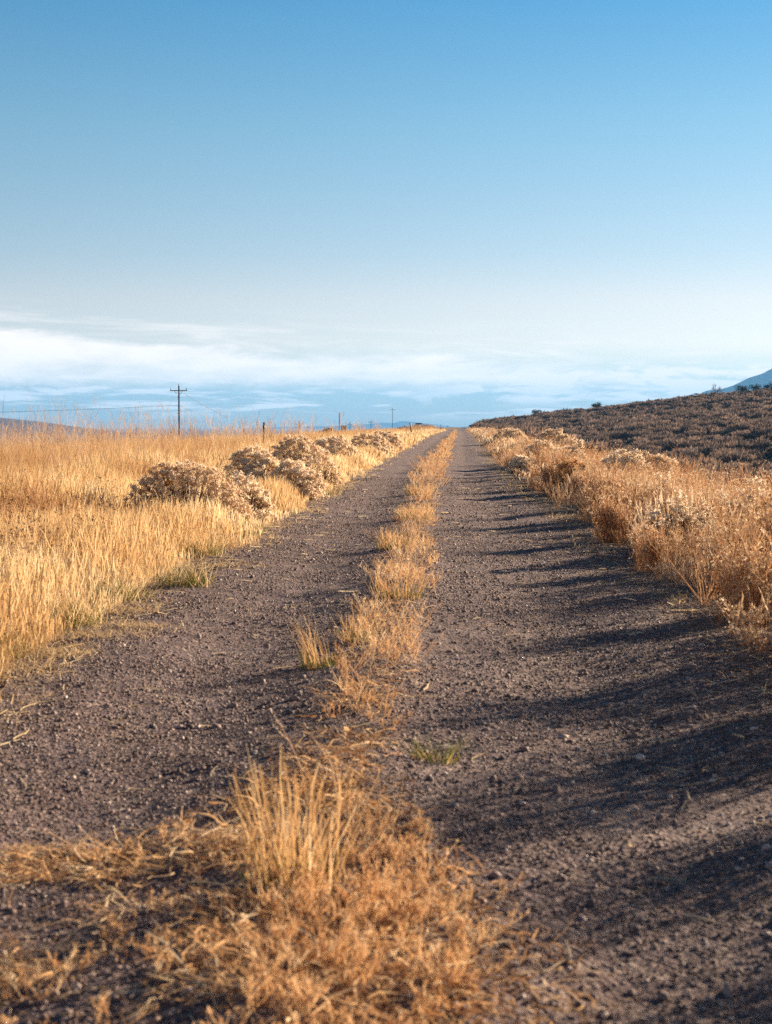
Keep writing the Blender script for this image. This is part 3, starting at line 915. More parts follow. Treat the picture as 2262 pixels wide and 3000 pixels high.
# ------------------------------------------------------------------ single grass tufts
def tuft(x, y, n, hmin, hmax, rad, lean, green, label, mat='amber', wd=.003, azm=None, prof=FINE, tm=.5):
    z = float(ground_z(np.array(x), np.array(y)))
    t = thing('grass_tuft', (x, y, z - .01), label, 'grass tuft', 'tufts of grass standing on the gravel road')
    g = Geo()
    b = np.stack([np.clip(rng.normal(0, rad, n), -rad * 1.6, rad * 1.6), np.clip(rng.normal(0, rad, n), -rad * 1.6, rad * 1.6), np.zeros(n)], 1)
    a_ = np.arctan2(b[:, 1], b[:, 0]) + rng.normal(0, .7, n) if azm is None else rng.normal(azm, .5, n)
    strands(g, b, rng.uniform(hmin, hmax, n), wd * rng.uniform(.7, 1.4, n), rng, lean, .3, prof, np.clip(rng.normal(tm, .2, n), 0, 1), jit=.025, az=a_)
    g.obj('dry_blades', M[mat], t)
    if green:
        g = Geo()
        b = np.stack([np.clip(rng.normal(0, rad * .9, green), -rad * 1.6, rad * 1.6), np.clip(rng.normal(0, rad * .9, green), -rad * 1.6, rad * 1.6), np.zeros(green)], 1)
        strands(g, b, rng.uniform(.035, .12, green), wd * 1.2 * rng.uniform(.7, 1.3, green), rng, .9, .8, FINE, np.clip(rng.normal(.45, .25, green), 0, 1), jit=.03, az=np.arctan2(b[:, 1], b[:, 0]) + rng.normal(0, .8, green))
        g.obj('green_blades', M['green'], t)
    return t


tuft(-.42, 3.62, 120, .10, .37, .07, .22, 70, 'tall golden tuft in the blurred foreground, largest on the road', wd=.0032, prof=(1, 1, .9, .8, .5), tm=.6)
tuft(-.70, 7.0, 50, .10, .30, .05, .6, 130, 'sparse tuft of bare stalks leaning left over a bright green base', wd=.003, azm=2.4)
tuft(-.56, 7.85, 55, .08, .26, .05, .6, 90, 'small stalky tuft with green base just behind the leaning tuft', wd=.003)
tuft(-.07, 5.05, 30, .03, .08, .04, .8, 90, 'lone low green tuft right of the middle strip', wd=.003)
tuft(-.40, 9.7, 110, .08, .24, .09, .6, 130, 'wide low tuft with yellow green base in the middle strip', wd=.0035)
tuft(-.60, 13.9, 150, .08, .26, .10, .6, 130, 'yellowish tuft in the middle strip where the long shadows begin', wd=.004)
tuft(-.53, 18.0, 120, .08, .22, .12, .6, 200, 'dark green low clump in the middle strip beyond the yellowish tuft', wd=.005)
tuft(-.66, 25.0, 120, .08, .24, .14, .6, 160, 'small greenish clump farthest along the middle strip', wd=.007)
tuft(-.72, 38.0, 160, .15, .42, .22, .9, 0, 'pale spreading twiggy clump far along the middle strip', 'wisp', wd=.008)

# ------------------------------------------------------------------ green tufts under the left grass
def edge_tuft(x, y, n, label, k=1.0):
    z = float(ground_z(np.array(x), np.array(y)))
    t = thing('edge_tuft', (x, y, z - .01), label, 'grass tuft', 'green based tufts along the left edge of the road')
    for nm, m_, nn, h0, h1, tm in (('green_blades', 'green', n, .06, .2, .5), ('dry_blades', 'gold', n // 2, .1, .3, .5)):
        g = Geo()
        b = np.stack([np.clip(rng.normal(0, .11 * k, nn), -.2 * k, .2 * k), np.clip(rng.normal(0, .1 * k, nn), -.18 * k, .18 * k), np.zeros(nn)], 1)
        strands(g, b, rng.uniform(h0, h1, nn), .004 * k * rng.uniform(.7, 1.3, nn), rng, .9, .7, FINE, np.clip(rng.normal(tm, .25, nn), 0, 1), jit=.03)
        g.obj(nm, M[m_], t)


for (x, y, n, lb) in ((-2.10, 10.6, 260, 'dark green tuft jutting furthest onto the gravel from the left grass'),
                      (-2.38, 9.7, 220, 'green tuft at the foot of the left grass, nearer than the jutting one'),
                      (-2.40, 8.5, 240, 'green tuft at the foot of the left grass beside the matted straw'),
                      (-2.44, 13.2, 240, 'grey green tuft by the left gravel edge level with the yellowish middle tuft'),
                      (-2.40, 15.7, 200, 'brownish green tuft by the left gravel edge in front of the round bush'),
                      (-2.42, 25.0, 200, 'small dark tuft by the left gravel edge beneath the pale tall bushes'),
                      (-2.5, 7.3, 220, 'green tuft nearest the camera at the lower left grass edge')):
    edge_tuft(x, y, n, lb, 1 if y < 20 else 1.6)

# ------------------------------------------------------------------ dead flower plants with dark heads
def seed_plant(x, y, H, nst, spread, label, stem='rust', hr=.009, ntw=6, tint=.55, group='dead plants with dark seed heads'):
    z = float(ground_z(np.array(x), np.array(y)))
    t = thing('seedhead_plant', (x, y, z - .01), label, 'dead plant', group)
    gs, gh = Geo(), Geo()
    weeds(gs, gh, np.zeros((1, 3)), np.array([H]), nst, ntw, spread, .0036, np.array([tint]), head=hr, htint=.4, hk=12, headp=.75)
    gs.obj('stems', M[stem], t)
    hd = gh.obj('seed_heads', M['head'], t)
    hd['kind'] = 'stuff'
    return t


for (x, y, H, n, s, lb) in (
        (1.72, 9.6, .50, 26, .9, 'rusty dead plant with dark heads arching out over the gravel edge'),
        (2.05, 10.3, .60, 26, .7, 'tall dead plant with brown heads just behind the arching one'),
        (1.80, 11.2, .55, 24, .8, 'dead plant with brown heads at the left of the right-hand thicket'),
        (2.35, 9.4, .58, 24, .7, 'dead plant with dark heads among amber grass near the right border'),
        (2.3, 11.6, .60, 22, .7, 'dead plant with dark heads under the pale fluffy weeds'),
        (1.75, 15.4, .48, 22, .8, 'reddish dead plant with small heads at the bend of the right verge'),
        (2.1, 17.5, .55, 20, .8, 'brown headed dead plant behind the reddish one on the right verge'),
        (1.55, 21.0, .45, 20, .8, 'low dark dead plant at the foot of the rust coloured dome')):
    seed_plant(x, y, H, n, s, lb)
for (x, y, H, n, s, lb) in (
        (-3.02, 9.6, .58, 14, .55, 'dark brown seed heads at the left border of the photo, lowest cluster'),
        (-3.35, 11.0, .64, 14, .5, 'dark brown seed heads near the left border above the lowest cluster'),
        (-3.15, 11.9, .66, 16, .5, 'dark brown seed heads in the pale grass, middle of the left clusters'),
        (-3.25, 13.0, .68, 16, .55, 'dark seed heads standing in the grass left of the round bush'),
        (-4.6, 13.9, .75, 16, .55, 'reddish brown seed heads deep in the amber grass far left')):
    seed_plant(x, y, H, n, s, lb, hr=.011)

# ------------------------------------------------------------------ rabbitbrush
def rabbitbrush(x, y, a, b, h, npuff, label, pr=.042, tint=.6, group='rabbitbrush bushes', core='twig', mat='cream', seed=0, cone=0.0, openn=1.0):
    """a domed bush: many stems from one foot, cream flower heads over the outside"""
    z = float(ground_z(np.array(x), np.array(y)))
    t = thing('rabbitbrush', (x, y, z - .02), label, 'bush', group)
    r0 = rng.bit_generator.state
    # lumpy dome
    def dome(d):
        l = .84 + .24 * vnoise(d[:, 0] * 2.2 + seed * 7 + 9, d[:, 1] * 2.2 + d[:, 2] * 2 + 5, 1.0, 120 + seed)
        return d * l[:, None] * np.array([a, b, h])
    d = rdir(npuff * 2, rng)
    d[:, 2] = np.abs(d[:, 2])
    d = d[(d[:, 2] > .12)][:npuff]
    P = dome(d) * rng.uniform(.88 if npuff > 195 else .62, 1.06, (len(d), 1))
    # puffs: a lumpy heart wrapped in fuzz
    g = Geo()
    rad = 1.25 * pr * rng.uniform(.6, 1.3, len(P))
    tn = np.clip(tint + .28 + rng.normal(0, .16, len(P)), 0, 1)
    blobs(g, P - np.array([0, 0, .01]), rad * .62, rng, tn * .9, 'ico', .2, .75)
    fuzz(g, P, rad * 1.1, rng, tn, 34, .24, .8)
    o = g.obj('flower_heads', M[mat], t)
    o['kind'] = 'stuff'
    # stems to every second head, and filler twigs inside
    g = Geo()
    E = np.concatenate([P[::2] * .97, dome(np.abs(rdir(260, rng)) * np.sign(rng.normal(size=(260, 3)) + np.array([0, 0, 9]))) * rng.uniform(.45, .9, (260, 1))])
    n = 5
    tt = np.linspace(0, 1, n)[None, :, None]
    st = np.stack([E[:, 0] * .12, E[:, 1] * .12, 0 * E[:, 0]], 1)
    mid_ = np.stack([E[:, 0] * .62, E[:, 1] * .62, E[:, 2] * .5], 1)
    B = st[:, None] * (1 - tt) ** 2 + 2 * mid_[:, None] * tt * (1 - tt) + E[:, None] * tt ** 2
    ya = rng.uniform(0, 3.14, len(E))
    ribbons(g, B, .011 * np.array([1.2, 1, .8, .7, .4]), np.stack([np.cos(ya), np.sin(ya), 0 * ya], 1), np.clip(rng.normal(.4, .22, len(E)), 0, 1))
    fuzz(g, dome(np.abs(rdir(int(420 * openn), rng)) * np.where(rng.random((int(420 * openn), 3)) < .5, -1, 1) * np.array([1, 1, 1]) * np.array([1, 1, 0]) + np.array([0, 0, 0]) + np.stack([np.zeros(int(420 * openn)), np.zeros(int(420 * openn)), rng.random(int(420 * openn)) * .8], 1)) * rng.uniform(.5, .85, (int(420 * openn), 1)), np.full(int(420 * openn), .05), rng, np.full(int(420 * openn), .35), 5, .4)
    g.obj('stems', M[core], t)
    return t


RB = [
    (-3.22, 16.5, .74, .70, .86, 680, 'large round bush on the left verge with cream heads, nearest the camera', .042, .45),
    (-2.70, 17.6, .40, .45, .66, 200, 'low cream bush pressed against the right side of the nearest round bush', .045, .7),
    (-3.45, 23.5, .64, .7, .86, 480, 'broad bush with dark shaded left side behind the nearest round bush', .052, .6),
    (-2.72, 23.2, .52, .55, .68, 380, 'cream headed bush drooping towards the gravel on the left verge', .052, .75),
    (-3.45, 30.5, .95, .8, 1.02, 520, 'tall pale loose bush rising behind the drooping cream bush', .056, .5),
    (-2.75, 27.5, .55, .6, .70, 200, 'thin greyish bush with few heads beside the gravel, under the tall loose one', .04, .4),
    (-3.85, 43.0, .95, .8, .96, 340, 'compact bush with pale heads and dark left side, beyond the tall loose one', .075, .65),
    (-3.5, 55.0, 1.1, .8, .98, 280, 'far bush on the left verge with brownish heads', .08, .55),
    (-3.3, 66.0, .85, .8, .95, 240, 'farthest cream bush on the left verge', .085, .5),
    (3.15, 26.0, .55, .6, .80, 340, 'wide cream bush on the right verge beneath the sage slope', .054, .75),
    (3.78, 26.6, .52, .6, .78, 300, 'tan bush at the right end of the wide cream bush', .054, .45),
    (3.05, 36.0, .30, .3, 1.0, 180, 'narrow upright bush with a dark side on the right verge', .06, .7),
    (2.55, 41.0, .6, .6, .86, 240, 'low pale bush behind the narrow upright bush', .066, .65),
    (1.75, 37.0, .36, .4, .52, 200, 'cream weed mound close to the right gravel edge', .055, .85),
    (4.2, 60.0, .85, .8, 1.15, 300, 'broad dome bush with dark base far along the right verge', .08, .5),
    (3.1, 80.0, 1.0, .9, 1.0, 220, 'small pale bush farthest along the right verge', .1, .45),
    (2.75, 18.4, .36, .4, .70, 80, 'airy bush with large white heads in the grass near the right border', .045, .98),
    (3.15, 14.8, .6, .5, .74, 190, 'loose pale bush at the right border below the sage slope', .04, .8),
    (2.15, 13.4, .45, .5, .62, 170, 'loose cream weed at the right gravel edge above the dark headed plants', .032, .9),
]
for i, (x, y, a, b, h, n, lb, pr, tn) in enumerate(RB):
    rabbitbrush(x, y, a, b, h, n, lb, pr, tn, seed=i)
rabbitbrush(2.12, 25.4, .40, .36, .70, 420, 'small rust coloured dome bush in front on the right verge', .036, .5, mat='rustdome', core='rustleaf', seed=31)

# ------------------------------------------------------------------ sagebrush on the hillside
def sage_mesh(seed, k=420, rusty=False):
    r_ = np.random.default_rng(900 + seed)
    g = Geo()
    d = r_.normal(size=(k, 3))
    d /= np.linalg.norm(d, axis=1)[:, None]
    d[:, 2] = np.abs(d[:, 2])
    lump = .7 + .45 * vnoise(d[:, 0] * 2 + seed * 3, d[:, 1] * 2 + d[:, 2] * 2, 1.3, 200 + seed)
    P = d * lump[:, None] * np.array([.64, .64, .56]) * (r_.random((k, 1)) ** .35)
    c1, c2 = r_.normal(size=(k, 3)), r_.normal(size=(k, 3))
    c1 /= np.linalg.norm(c1, axis=1)[:, None]
    c2 /= np.linalg.norm(c2, axis=1)[:, None]
    c1[:, 2] = np.abs(c1[:, 2]) + .4
    s = (.075 * r_.uniform(.6, 1.4, k) * (300 / k) ** .5)[:, None]
    V = np.stack([P + c1 * s * 1.3, P + c2 * s * .6, P - c2 * s * .6 - c1 * s * .5], 1).reshape(-1, 3)
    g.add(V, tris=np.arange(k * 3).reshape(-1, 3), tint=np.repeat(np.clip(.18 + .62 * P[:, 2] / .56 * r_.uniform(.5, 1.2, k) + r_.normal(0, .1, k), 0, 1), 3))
    if seed > 3:
        g.c[-1] = g.c[-1] * .45
    nb = 7
    bp = np.stack([r_.normal(0, .2, nb), r_.normal(0, .2, nb), r_.uniform(.1, .28, nb)], 1)
    blobs(g, bp, r_.uniform(.16, .25, nb), r_, np.full(nb, .12), 'ico', .2, .8)  # dark opaque core added inside so the shrub shades itself more
    # upright flowering stalks
    n = k // 4
    a = r_.uniform(0, 2 * np.pi, n)
    q = r_.random(n) ** .5 * .55
    B = np.stack([np.cos(a) * q, np.sin(a) * q, .36 * (1 - (q / .6) ** 2) + .12], 1)
    P = strand_pts(B, r_.uniform(.10, .22, n), a, r_.uniform(0, .9, n), np.zeros(n), 3, r_)
    ya = r_.uniform(0, 3.14, n)
    ribbons(g, P, (.022 * (300 / k) ** .5) * np.array([.6, 1.2, .3]), np.stack([np.cos(ya), np.sin(ya), 0 * ya], 1), np.clip(r_.normal(.75 if seed < 4 else .5, .18, n), 0, 1))
    return g


rs_ = np.random.default_rng(77)
sx, sy = [], []
for y in np.arange(52, 420, 1.75):
    x0, x1 = 5.2 - 1.5 * smooth(220, 330, y), .275 * y + 4
    n = int(max(0, (x1 - x0)) / 1.8)
    xs = x0 + (np.arange(n) + rs_.random(n)) * 1.8
    sx.append(xs)
    sy.append(y + rs_.uniform(-.7, .7, n))
sx, sy = np.concatenate(sx), np.concatenate(sy)
keep = (rs_.random(len(sx)) < .2 + 1.3 * vnoise(sx, sy, .16, 130)) & (vnoise(sx, sy, .4, 131) > .2)
keep &= ~((np.abs(sx - xc(sy)) < 4.6))
sx, sy = sx[keep], sy[keep]
sz = terrain(sx, sy)
ssc = np.exp(rs_.normal(-.06, .38, len(sx))) * (1.45 + .8 * vnoise(sx, sy, .1, 133))
ssc = np.minimum(ssc, 2.5) * (1 - .25 * smooth(300, 345, sy))
sva = rs_.integers(0, 6, len(sx))
ssc = ssc * np.where(sva > 3, 1.25, .95)
srz = rs_.uniform(0, 6.28, len(sx))
# which can be seen over the verge, and how large
u = sx / sy
line = np.interp(u, [.01, .038, .088, .145, .192, .228, .3], [0, -.0013, -.0113, -.023, -.03, -.04, -.055])
vis = ((sz + .75 * ssc - 1.25) / sy > line) & (u < .232) & (u > .005)
order = np.argsort(np.where(vis, -ssc / sy, 1.0))
indiv = order[:300]
SAGE = []
for i in range(6):
    me = sage_mesh(i).mesh('sagebrush')
    me.materials.append(M['sage'])
    SAGE.append(me)
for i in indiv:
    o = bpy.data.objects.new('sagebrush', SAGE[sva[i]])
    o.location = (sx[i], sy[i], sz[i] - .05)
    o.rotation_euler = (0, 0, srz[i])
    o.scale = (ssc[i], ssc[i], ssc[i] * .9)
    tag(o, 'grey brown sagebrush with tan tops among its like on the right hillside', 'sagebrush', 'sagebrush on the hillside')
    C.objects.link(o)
g = Geo()
rest = order[300:]
for v in range(6):
    lo = sage_mesh(v, 110)
    V = np.concatenate(lo.v)
    T = np.concatenate(lo.c)
    Q = np.concatenate(lo.q)
    TT = np.concatenate(lo.t)
    ids = rest[sva[rest] == v]
    c, s = np.cos(srz[ids])[:, None], np.sin(srz[ids])[:, None]
    W = np.stack([V[None, :, 0] * c - V[None, :, 1] * s, V[None, :, 0] * s + V[None, :, 1] * c, np.broadcast_to(V[None, :, 2] * .9, (len(ids), len(V)))], 2) * ssc[ids][:, None, None]
    W += np.stack([sx[ids], sy[ids], sz[ids] - .05], 1)[:, None]
    o_ = (np.arange(len(ids)) * len(V))[:, None, None]
    g.add(W.reshape(-1, 3), quads=(Q[None] + o_).reshape(-1, 4), tris=(TT[None] + o_).reshape(-1, 3), tint=(T[None] + rs_.normal(0, .07, (len(ids), 1))).ravel())
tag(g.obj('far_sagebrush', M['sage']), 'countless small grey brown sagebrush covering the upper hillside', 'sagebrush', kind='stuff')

# dark sagebrush on the mound left of the road, and brush clumps beyond the field
def clump(name, x, y, wdt, h, label, mat, k=260, group=None, cat='shrub', sink=.1):
    r_ = rng
    z = float(terrain(np.array(x), np.array(y)))
    g = Geo()
    n = k
    d = rdir(n, r_)
    d[:, 2] = np.abs(d[:, 2])
    l = .65 + .5 * vnoise(d[:, 0] * 3 + x, d[:, 1] * 2 + d[:, 2] * 3 + y, 1.0, 140)
    P = d * l[:, None] * np.array([wdt / 2, wdt / 2, h]) * (r_.random((n, 1)) ** .3)
    fuzz(g, P, np.full(n, wdt * .07), r_, np.clip(r_.normal(.45, .25, n), 0, 1), 4, .8)
    return tag(g.obj(name, M[mat], loc=(x, y, z - sink)), label, cat, group)


clump('shrub', 3.35, 14.3, .75, .72, 'rust orange shrub at the right border under the sage slope', 'rustleaf', 420, 'rust orange shrubs')
clump('shrub', 3.95, 16.6, .8, .75, 'rust orange shrub just left of and behind the border one', 'rustleaf', 420, 'rust orange shrubs')
clump('shrub', 4.9, 22.0, .9, .75, 'dull orange shrub peeping over the right verge below the dark sage', 'rustleaf', 420, 'rust orange shrubs')
clump('shrub', -17.5, 190, 4.2, 1.9, 'broad brown shrub on the horizon left of the bare pole', 'rustleaf', 700, 'brown shrubs on the horizon', sink=.3)
clump('shrub', -14.6, 185, 2.6, 1.25, 'small brown shrub on the horizon under the bare pole', 'rustleaf', 500, 'brown shrubs on the horizon', sink=.3)
k_ = 0
for (x, y, s) in ((-15.5, 318, 1.7), (-14.2, 322, 1.5), (-13.0, 318, 1.9), (-12.1, 326, 1.6), (-13.6, 306, 1.5), (-12.2, 308, 1.7), (-10.9, 312, 1.2), (-16.9, 322, 1.4), (-10.2, 330, 1.2), (-7.4, 322, 1.2), (-6.6, 318, 1.3), (-5.9, 326, 1.1)):
    clump('mound_sage', x, y, s, s * .55, 'dark grey sage clump on the low mound left of the far road', 'sage', 160, 'dark sage on the mound')

# ------------------------------------------------------------------ hillside trees
def crest(u):
    Y = np.arange(80, 420, 1.)
    Z = terrain(u * Y, Y)
    i = int(np.argmax((Z - 1.25) / Y))
    return float(u * Y[i]), float(Y[i]), float(Z[i])


def juniper(u, wdt, h, label, trunk=.25, lobes=9, k=900, dY=0, flat=.6):
    x, y, z = crest(u)
    y += dY
    x = u * y
    z = float(terrain(np.array(x), np.array(y)))
    wdt, h, trunk = wdt * 1.35, h + .5, (trunk * h + .12) / (h + .4)
    t = thing('juniper_tree', (x, y, z - .1), label, 'tree', 'dark junipers on the hilltop')
    g = Geo()
    tr = h * trunk
    tube(g, [(0, 0, 0), (.05, 0, tr * .5), (-.03, .03, tr), (.02, 0, tr + h * .35)], [.16, .13, .11, .05], 7)
    cs = []
    for i in range(lobes):
        a, q = rng.uniform(0, 6.28), rng.random() ** .5 * .36 * wdt
        cz = tr + rng.uniform(.25, .8) * (h - tr)
        cs.append((math.cos(a) * q, math.sin(a) * q, cz))
        tube(g, [(0, 0, tr * .8), (math.cos(a) * q * .5, math.sin(a) * q * .5, (tr + cz) * .5), cs[-1]], [.07, .05, .02], 5)
    g.obj('trunk', M['bark'], t)
    g = Geo()
    cs = np.array(cs)
    n = k // 4
    ci = rng.integers(0, lobes, n)
    P = cs[ci] + rdir(n, rng) * (rng.random((n, 1)) ** .4) * np.array([wdt * .24, wdt * .24, (h - tr) * .3])
    P[:, 2] = np.clip(P[:, 2], tr * .9, h)
    fuzz(g, P, np.full(n, .17), rng, np.clip(rng.normal(.4, .25, n), 0, 1), 5, .8)
    g.obj('crown', M['juniper'], t)


juniper(.0573, 1.9, 1.5, 'small boxy juniper, leftmost on the hill skyline', .12, 8)
juniper(.1007, 2.4, 1.6, 'flat topped umbrella juniper with visible trunk on the skyline', .42, 10)
juniper(.1317, 1.6, 1.1, 'low dark juniper just below the hill skyline', .1, 8, dY=-25)
juniper(.1687, 1.7, 1.2, 'round juniper just left of the bare tree', .12, 8)
juniper(.2027, 2.9, 2.1, 'broad dark juniper just right of the bare tree', .12, 12, 1300)
juniper(.2113, 2.6, 1.9, 'ragged juniper, middle of the three right of the bare tree', .15, 10)
juniper(.2207, 2.0, 2.3, 'tall rounded juniper at the right border of the skyline', .15, 9)
juniper(.2270, 1.8, 1.5, 'low juniper cut by the right border of the photo', .15, 8)

x, y, z = crest(.184)
t = thing('bare_tree', (x, y, z - .1), 'leafless grey tree with a rounded twiggy crown on the skyline', 'tree')
g, g2 = Geo(), Geo()
def branch(p, d, L, r, lv):
    n = 4
    P = [p]
    dd = np.array(d, float)
    for i in range(n - 1):
        dd = dd + rng.normal(0, .14, 3) + np.array([0, 0, .04])
        dd /= np.linalg.norm(dd)
        P.append(P[-1] + dd * L / (n - 1))
    tube(g if lv < 1 else g2, P, np.linspace(r, r * .6, n), 6 if lv < 2 else 4, cap=False)
    if lv < 4:
        for j in range((5, 4, 4, 4)[lv]):
            q = rng.normal(0, 1, 3)
            nd = dd * .75 + q * (.75 if lv == 0 else .6) + np.array([0, 0, .18])
            nd /= np.linalg.norm(nd)
            branch(np.array(P[-1 - (j % 2)]), nd, L * rng.uniform(.6, .82), r * .55, lv + 1)
branch(np.array([0, 0, 0.]), (.02, 0, 1), 1.25, .12, 0)
g.obj('trunk', M['bark'], t)
g2.obj('branches', M['bark'], t)

x, y = -36.5, 600.
juniper_far = clump('shrub', x, y, 3.2, 2.8, 'tiny round dark tree on the plain beside the far poles', 'juniper', 400, cat='tree')

# ------------------------------------------------------------------ utility poles
def utility_pole(x, y, ztop, label, arm=2.44, rz=0.0, rad=.15, insul=True):
    z = float(terrain(np.array(x), np.array(y))) - .3
    h = ztop - z
    t = thing('utility_pole', (x, y, z), label, 'utility pole', 'wooden utility poles crossing the plain', rz)
    g = Geo()
    tube(g, [(0, 0, 0), (0, 0, h * .5), (0, 0, h)], [rad, rad * .88, rad * .74], 10)
    g.obj('pole', M['pole'], t)
    g = Geo()
    box(g, (0, -.16, h - .68), (arm, .11, .13), bev=.012)
    g.obj('crossarm', M['pole'], t)
    for s in (-1, 1):
        g = Geo()
        tube(g, [(s * .62, -.235, h - .72), (s * .05, -.19, h - 1.32)], [.03, .03], 5)
        g.obj('brace', M['metal'], t)
    for px, pz in ((-arm / 2 + .12, h - .615), (arm / 2 - .12, h - .615), (0, h)):
        g = Geo()
        py = 0 if px == 0 else -.16
        tube(g, [(px, py, pz), (px, py, pz + .12)], [.02, .02], 5)
        tube(g, [(px, py, pz + .09), (px, py, pz + .13), (px, py, pz + .18), (px, py, pz + .24), (px, py, pz + .27)], [.045, .085, .06, .075, .03], 8)
        g.obj('insulator', M['glassy'], t)
    g = Geo()
    for q in (1.62, h * .43):
        tube(g, [(-.19, -.05, h - q), (.19, -.05, h - q)], [.05, .05], 6)
    g.obj('bracket', M['metal'], t)
    return t, h


P1 = (-39.3, 196.)
utility_pole(P1[0], P1[1], 7.0, 'tall wooden pole with crossarm rising from the tall grass, nearest of its line', rz=.05)
utility_pole(-44.7, 395, 2.6, 'low dark pole with crossarm barely above the grass, second of the line', rz=.05)
utility_pole(-37.4, 490, 2.7, 'short crossarm pole just right of the grey shed', rz=.05)
utility_pole(-34.2, 560, 3.7, 'crossarm pole between the small round tree and the grey shed', rz=.02)
utility_pole(-29.6, 650, 9.8, 'slim tall crossarm pole behind the low mound near the road', rz=0)
utility_pole(-6.9, 1150, 1.9, 'tiny pole far beyond the crest just left of the paved road', arm=2.6, rad=.25)


def wire(name, A, B, sag, label, r=.022):
    A, B = np.array(A, float), np.array(B, float)
    tt = np.linspace(0, 1, 40)
    P = A[None] + (B - A)[None] * tt[:, None]
    P[:, 2] -= sag * 4 * tt * (1 - tt)
    g = Geo()
    tube(g, P, r, 5)
    return tag(g.obj(name, M['wire']), label, 'wire')


wire('power_line', (P1[0], P1[1], 4.25), (-118, 176, 3.4), .9, 'thin cable running left from the middle of the tall pole', .019)
wire('power_line', (P1[0] + .1, P1[1], 6.3), (-44.7, 395, 2.0), 3.2, 'upper thin cable sagging away from the tall pole to the right', .022)
wire('power_line', (P1[0] + .1, P1[1], 4.2), (-44.7, 395, 1.0), 2.4, 'lower thin cable sagging away from the tall pole to the right', .022)

# bare pole and grey shed
x, y = -25.2, 300.
z = float(terrain(np.array(x), np.array(y))) - .3
t = thing('bare_pole', (x, y, z), 'plain dark pole without crossarm beside the grey shed', 'pole')
g = Geo()
hh = 4.15 - z
tube(g, [(0, 0, 0), (.02, 0, hh * .5), (0, 0, hh)], [.10, .095, .085], 8)
g.obj('pole', M['wood'], t)
g = Geo()
tube(g, [(0, 0, hh - .02), (0, 0, hh + .05), (0, 0, hh + .09)], [.1, .1, .03], 8)
g.obj('cap', M['metal'], t)

x, y = -24.25, 300.5
z = 1.25 - .0018 * 300 - .1
t = thing('shed', (x, y, float(terrain(np.array(x), np.array(y))) - .1), 'tiny grey shed with dark roof on the horizon by the bare pole', 'shed', rz=.45)
zb = z - t.location.z
g = Geo()
box(g, (0, 0, zb * .5 + .36), (1.0, 1.0, zb + .72), bev=.01)
g.obj('wall', M['wall'], t)
g = Geo()
box(g, (0, 0, zb + .77), (1.14, 1.14, .10), bev=.015)
g.obj('roof', M['roof'], t)
g = Geo()
box(g, (-.1, -.515, zb + .3), (.42, .03, .55), bev=.006)
d_ = g.obj('door', M['roof'], t)
g = Geo()
tube(g, [(.06, -.53, zb + .3), (.06, -.57, zb + .3)], [.03, .03], 6)
g.obj('handle', M['metal'], d_)

# ------------------------------------------------------------------ roadside markers, sign, fence
def marker(x, y, h, lean, label, rad=.06):
    z = float(terrain(np.array(x), np.array(y))) - .1
    t = thing('marker_post', (x, y, z), label, 'marker post', 'dark roadside marker posts')
    t.rotation_euler = (0, -lean, 0)
    g = Geo()
    tube(g, [(0, 0, 0), (0, 0, h * .6), (0, 0, h - .03), (0, 0, h)], [rad, rad, rad, rad * .7], 10)
    g.obj('post', M['black'], t)
    g = Geo()
    tube(g, [(0, 0, h * .70), (0, 0, h * .84)], [rad + .006, rad + .006], 10)
    g.obj('reflector_band', M['white'], t)


marker(-4.15, 131, 1.28, .13, 'thick dark marker post leaning left with a pale band, nearer one', .072)
marker(-2.75, 252, 1.3, -.04, 'upright dark marker post at the start of the paved road', .075)

x, y = -8.9, 333.
z = float(terrain(np.array(x), np.array(y)))
t = thing('board_sign', (x, y, z - .1), 'wide dark board sign on two short legs atop the mound', 'sign', rz=.04)
zz = 1.25 + .0012 * 333 - (z - .1)
g = Geo()
box(g, (0, 0, zz + .22), (1.62, .07, .40), bev=.015)
bo = g.obj('board', M['black'], t)
g = Geo()
box(g, (0, -.045, zz + .3), (1.5, .02, .045), bev=.004)
g.obj('rail', M['metal'], bo)
for s in (-1, 1):
    g = Geo()
    box(g, (s * .55, .06, zz * .5), (.1, .1, zz + .3), bev=.012)
    g.obj('leg', M['wood'], t)
clump('mound_brush', -9.35, 331, 1.6, .42, 'dark brush clump directly beneath the board sign', 'twig', 220)
clump('mound_brush', -10.6, 331, .9, .6, 'rounded brush clump just left of the board sign', 'rustleaf', 220)


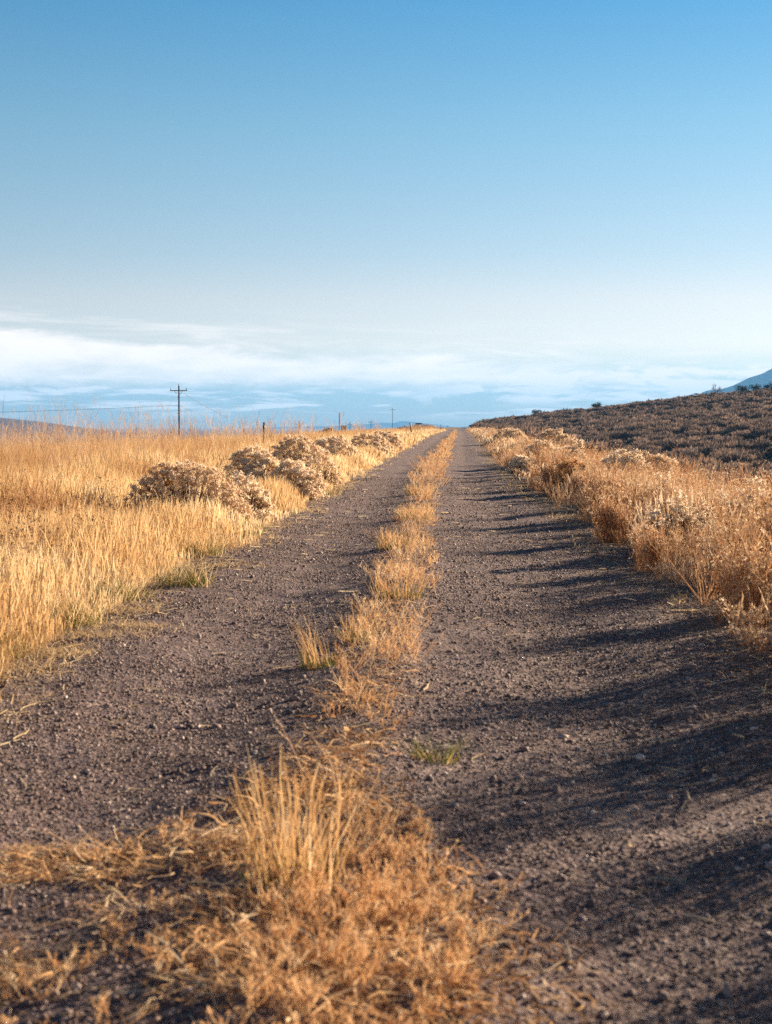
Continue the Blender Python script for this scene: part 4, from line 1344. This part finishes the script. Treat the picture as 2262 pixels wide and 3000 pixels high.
def fence_post(x, y, top, label, rad=.03, mat='wood'):
    z = float(terrain(np.array(x), np.array(y))) - .2
    t = thing('fence_post', (x, y, z), label, 'fence post', 'old fence posts in the left field')
    t.rotation_euler = (0, float(rng.normal(0, .03)), 0)
    g = Geo()
    h = top - z
    tube(g, [(0, 0, 0), (.01, 0, h * .5), (0, 0, h - .02), (0, 0, h)], [rad * 1.1, rad, rad * .95, rad * .5], 7)
    g.obj('post', M[mat], t)
    g = Geo()
    tube(g, [(0, 0, h - .2), (0, 0, h - .16)], [rad * 1.15, rad * 1.15], 7)
    g.obj('wire_tie', M['metal'], t)


for (u, d, el_, lb, rd) in ((-.3087, 78, -17, 'thin fence post in front of the left hill, leftmost', .04),
                            (-.2883, 78, -19, 'thin fence post in front of the left hill, second from the left', .04),
                            (-.2783, 80, -25, 'short fence post low in front of the left hill, third from the left', .04),
                            (-.2367, 76, -14, 'thin fence post midway between the left hill and the tall pole', .035),
                            (-.206, 72, -10, 'taller thin fence post just left of the tall pole', .035),
                            (-.1397, 58, 9, 'brown wooden fence post right of the tall pole, in feathery grass', .05),
                            (-.0697, 150, 0, 'small post beside the short crossarm pole near the horizon', .07)):
    fence_post(u * d, d, 1.25 + el_ / 3000 * d, lb, rd)

# ------------------------------------------------------------------ haze
HAZE = 1.2e-4
g = Geo()
x0, x1, y0, y1, z0, z1 = -5600, 5600, -120, 9700, -30, 245
V = [(x0, y0, z0), (x1, y0, z0), (x1, y1, z0), (x0, y1, z0), (x0, y0, z1), (x1, y0, z1), (x1, y1, z1), (x0, y1, z1)]
g.add(V, quads=[(3, 2, 1, 0), (4, 5, 6, 7), (0, 1, 5, 4), (1, 2, 6, 5), (2, 3, 7, 6), (3, 0, 4, 7)])
hm, k = new_mat('haze_air')
pv_ = k.n('ShaderNodeVolumePrincipled')
pv_.inputs['Color'].default_value = (.17, .48, .95, 1)
pv_.inputs['Density'].default_value = HAZE
pv_.inputs['Anisotropy'].default_value = .1
ho = k.n('ShaderNodeOutputMaterial')
k.put(ho.inputs['Volume'], pv_.outputs[0])
if HAZE:
    tag(g.obj('haze', hm), 'thin blue haze over the whole plain', 'haze', kind='stuff')
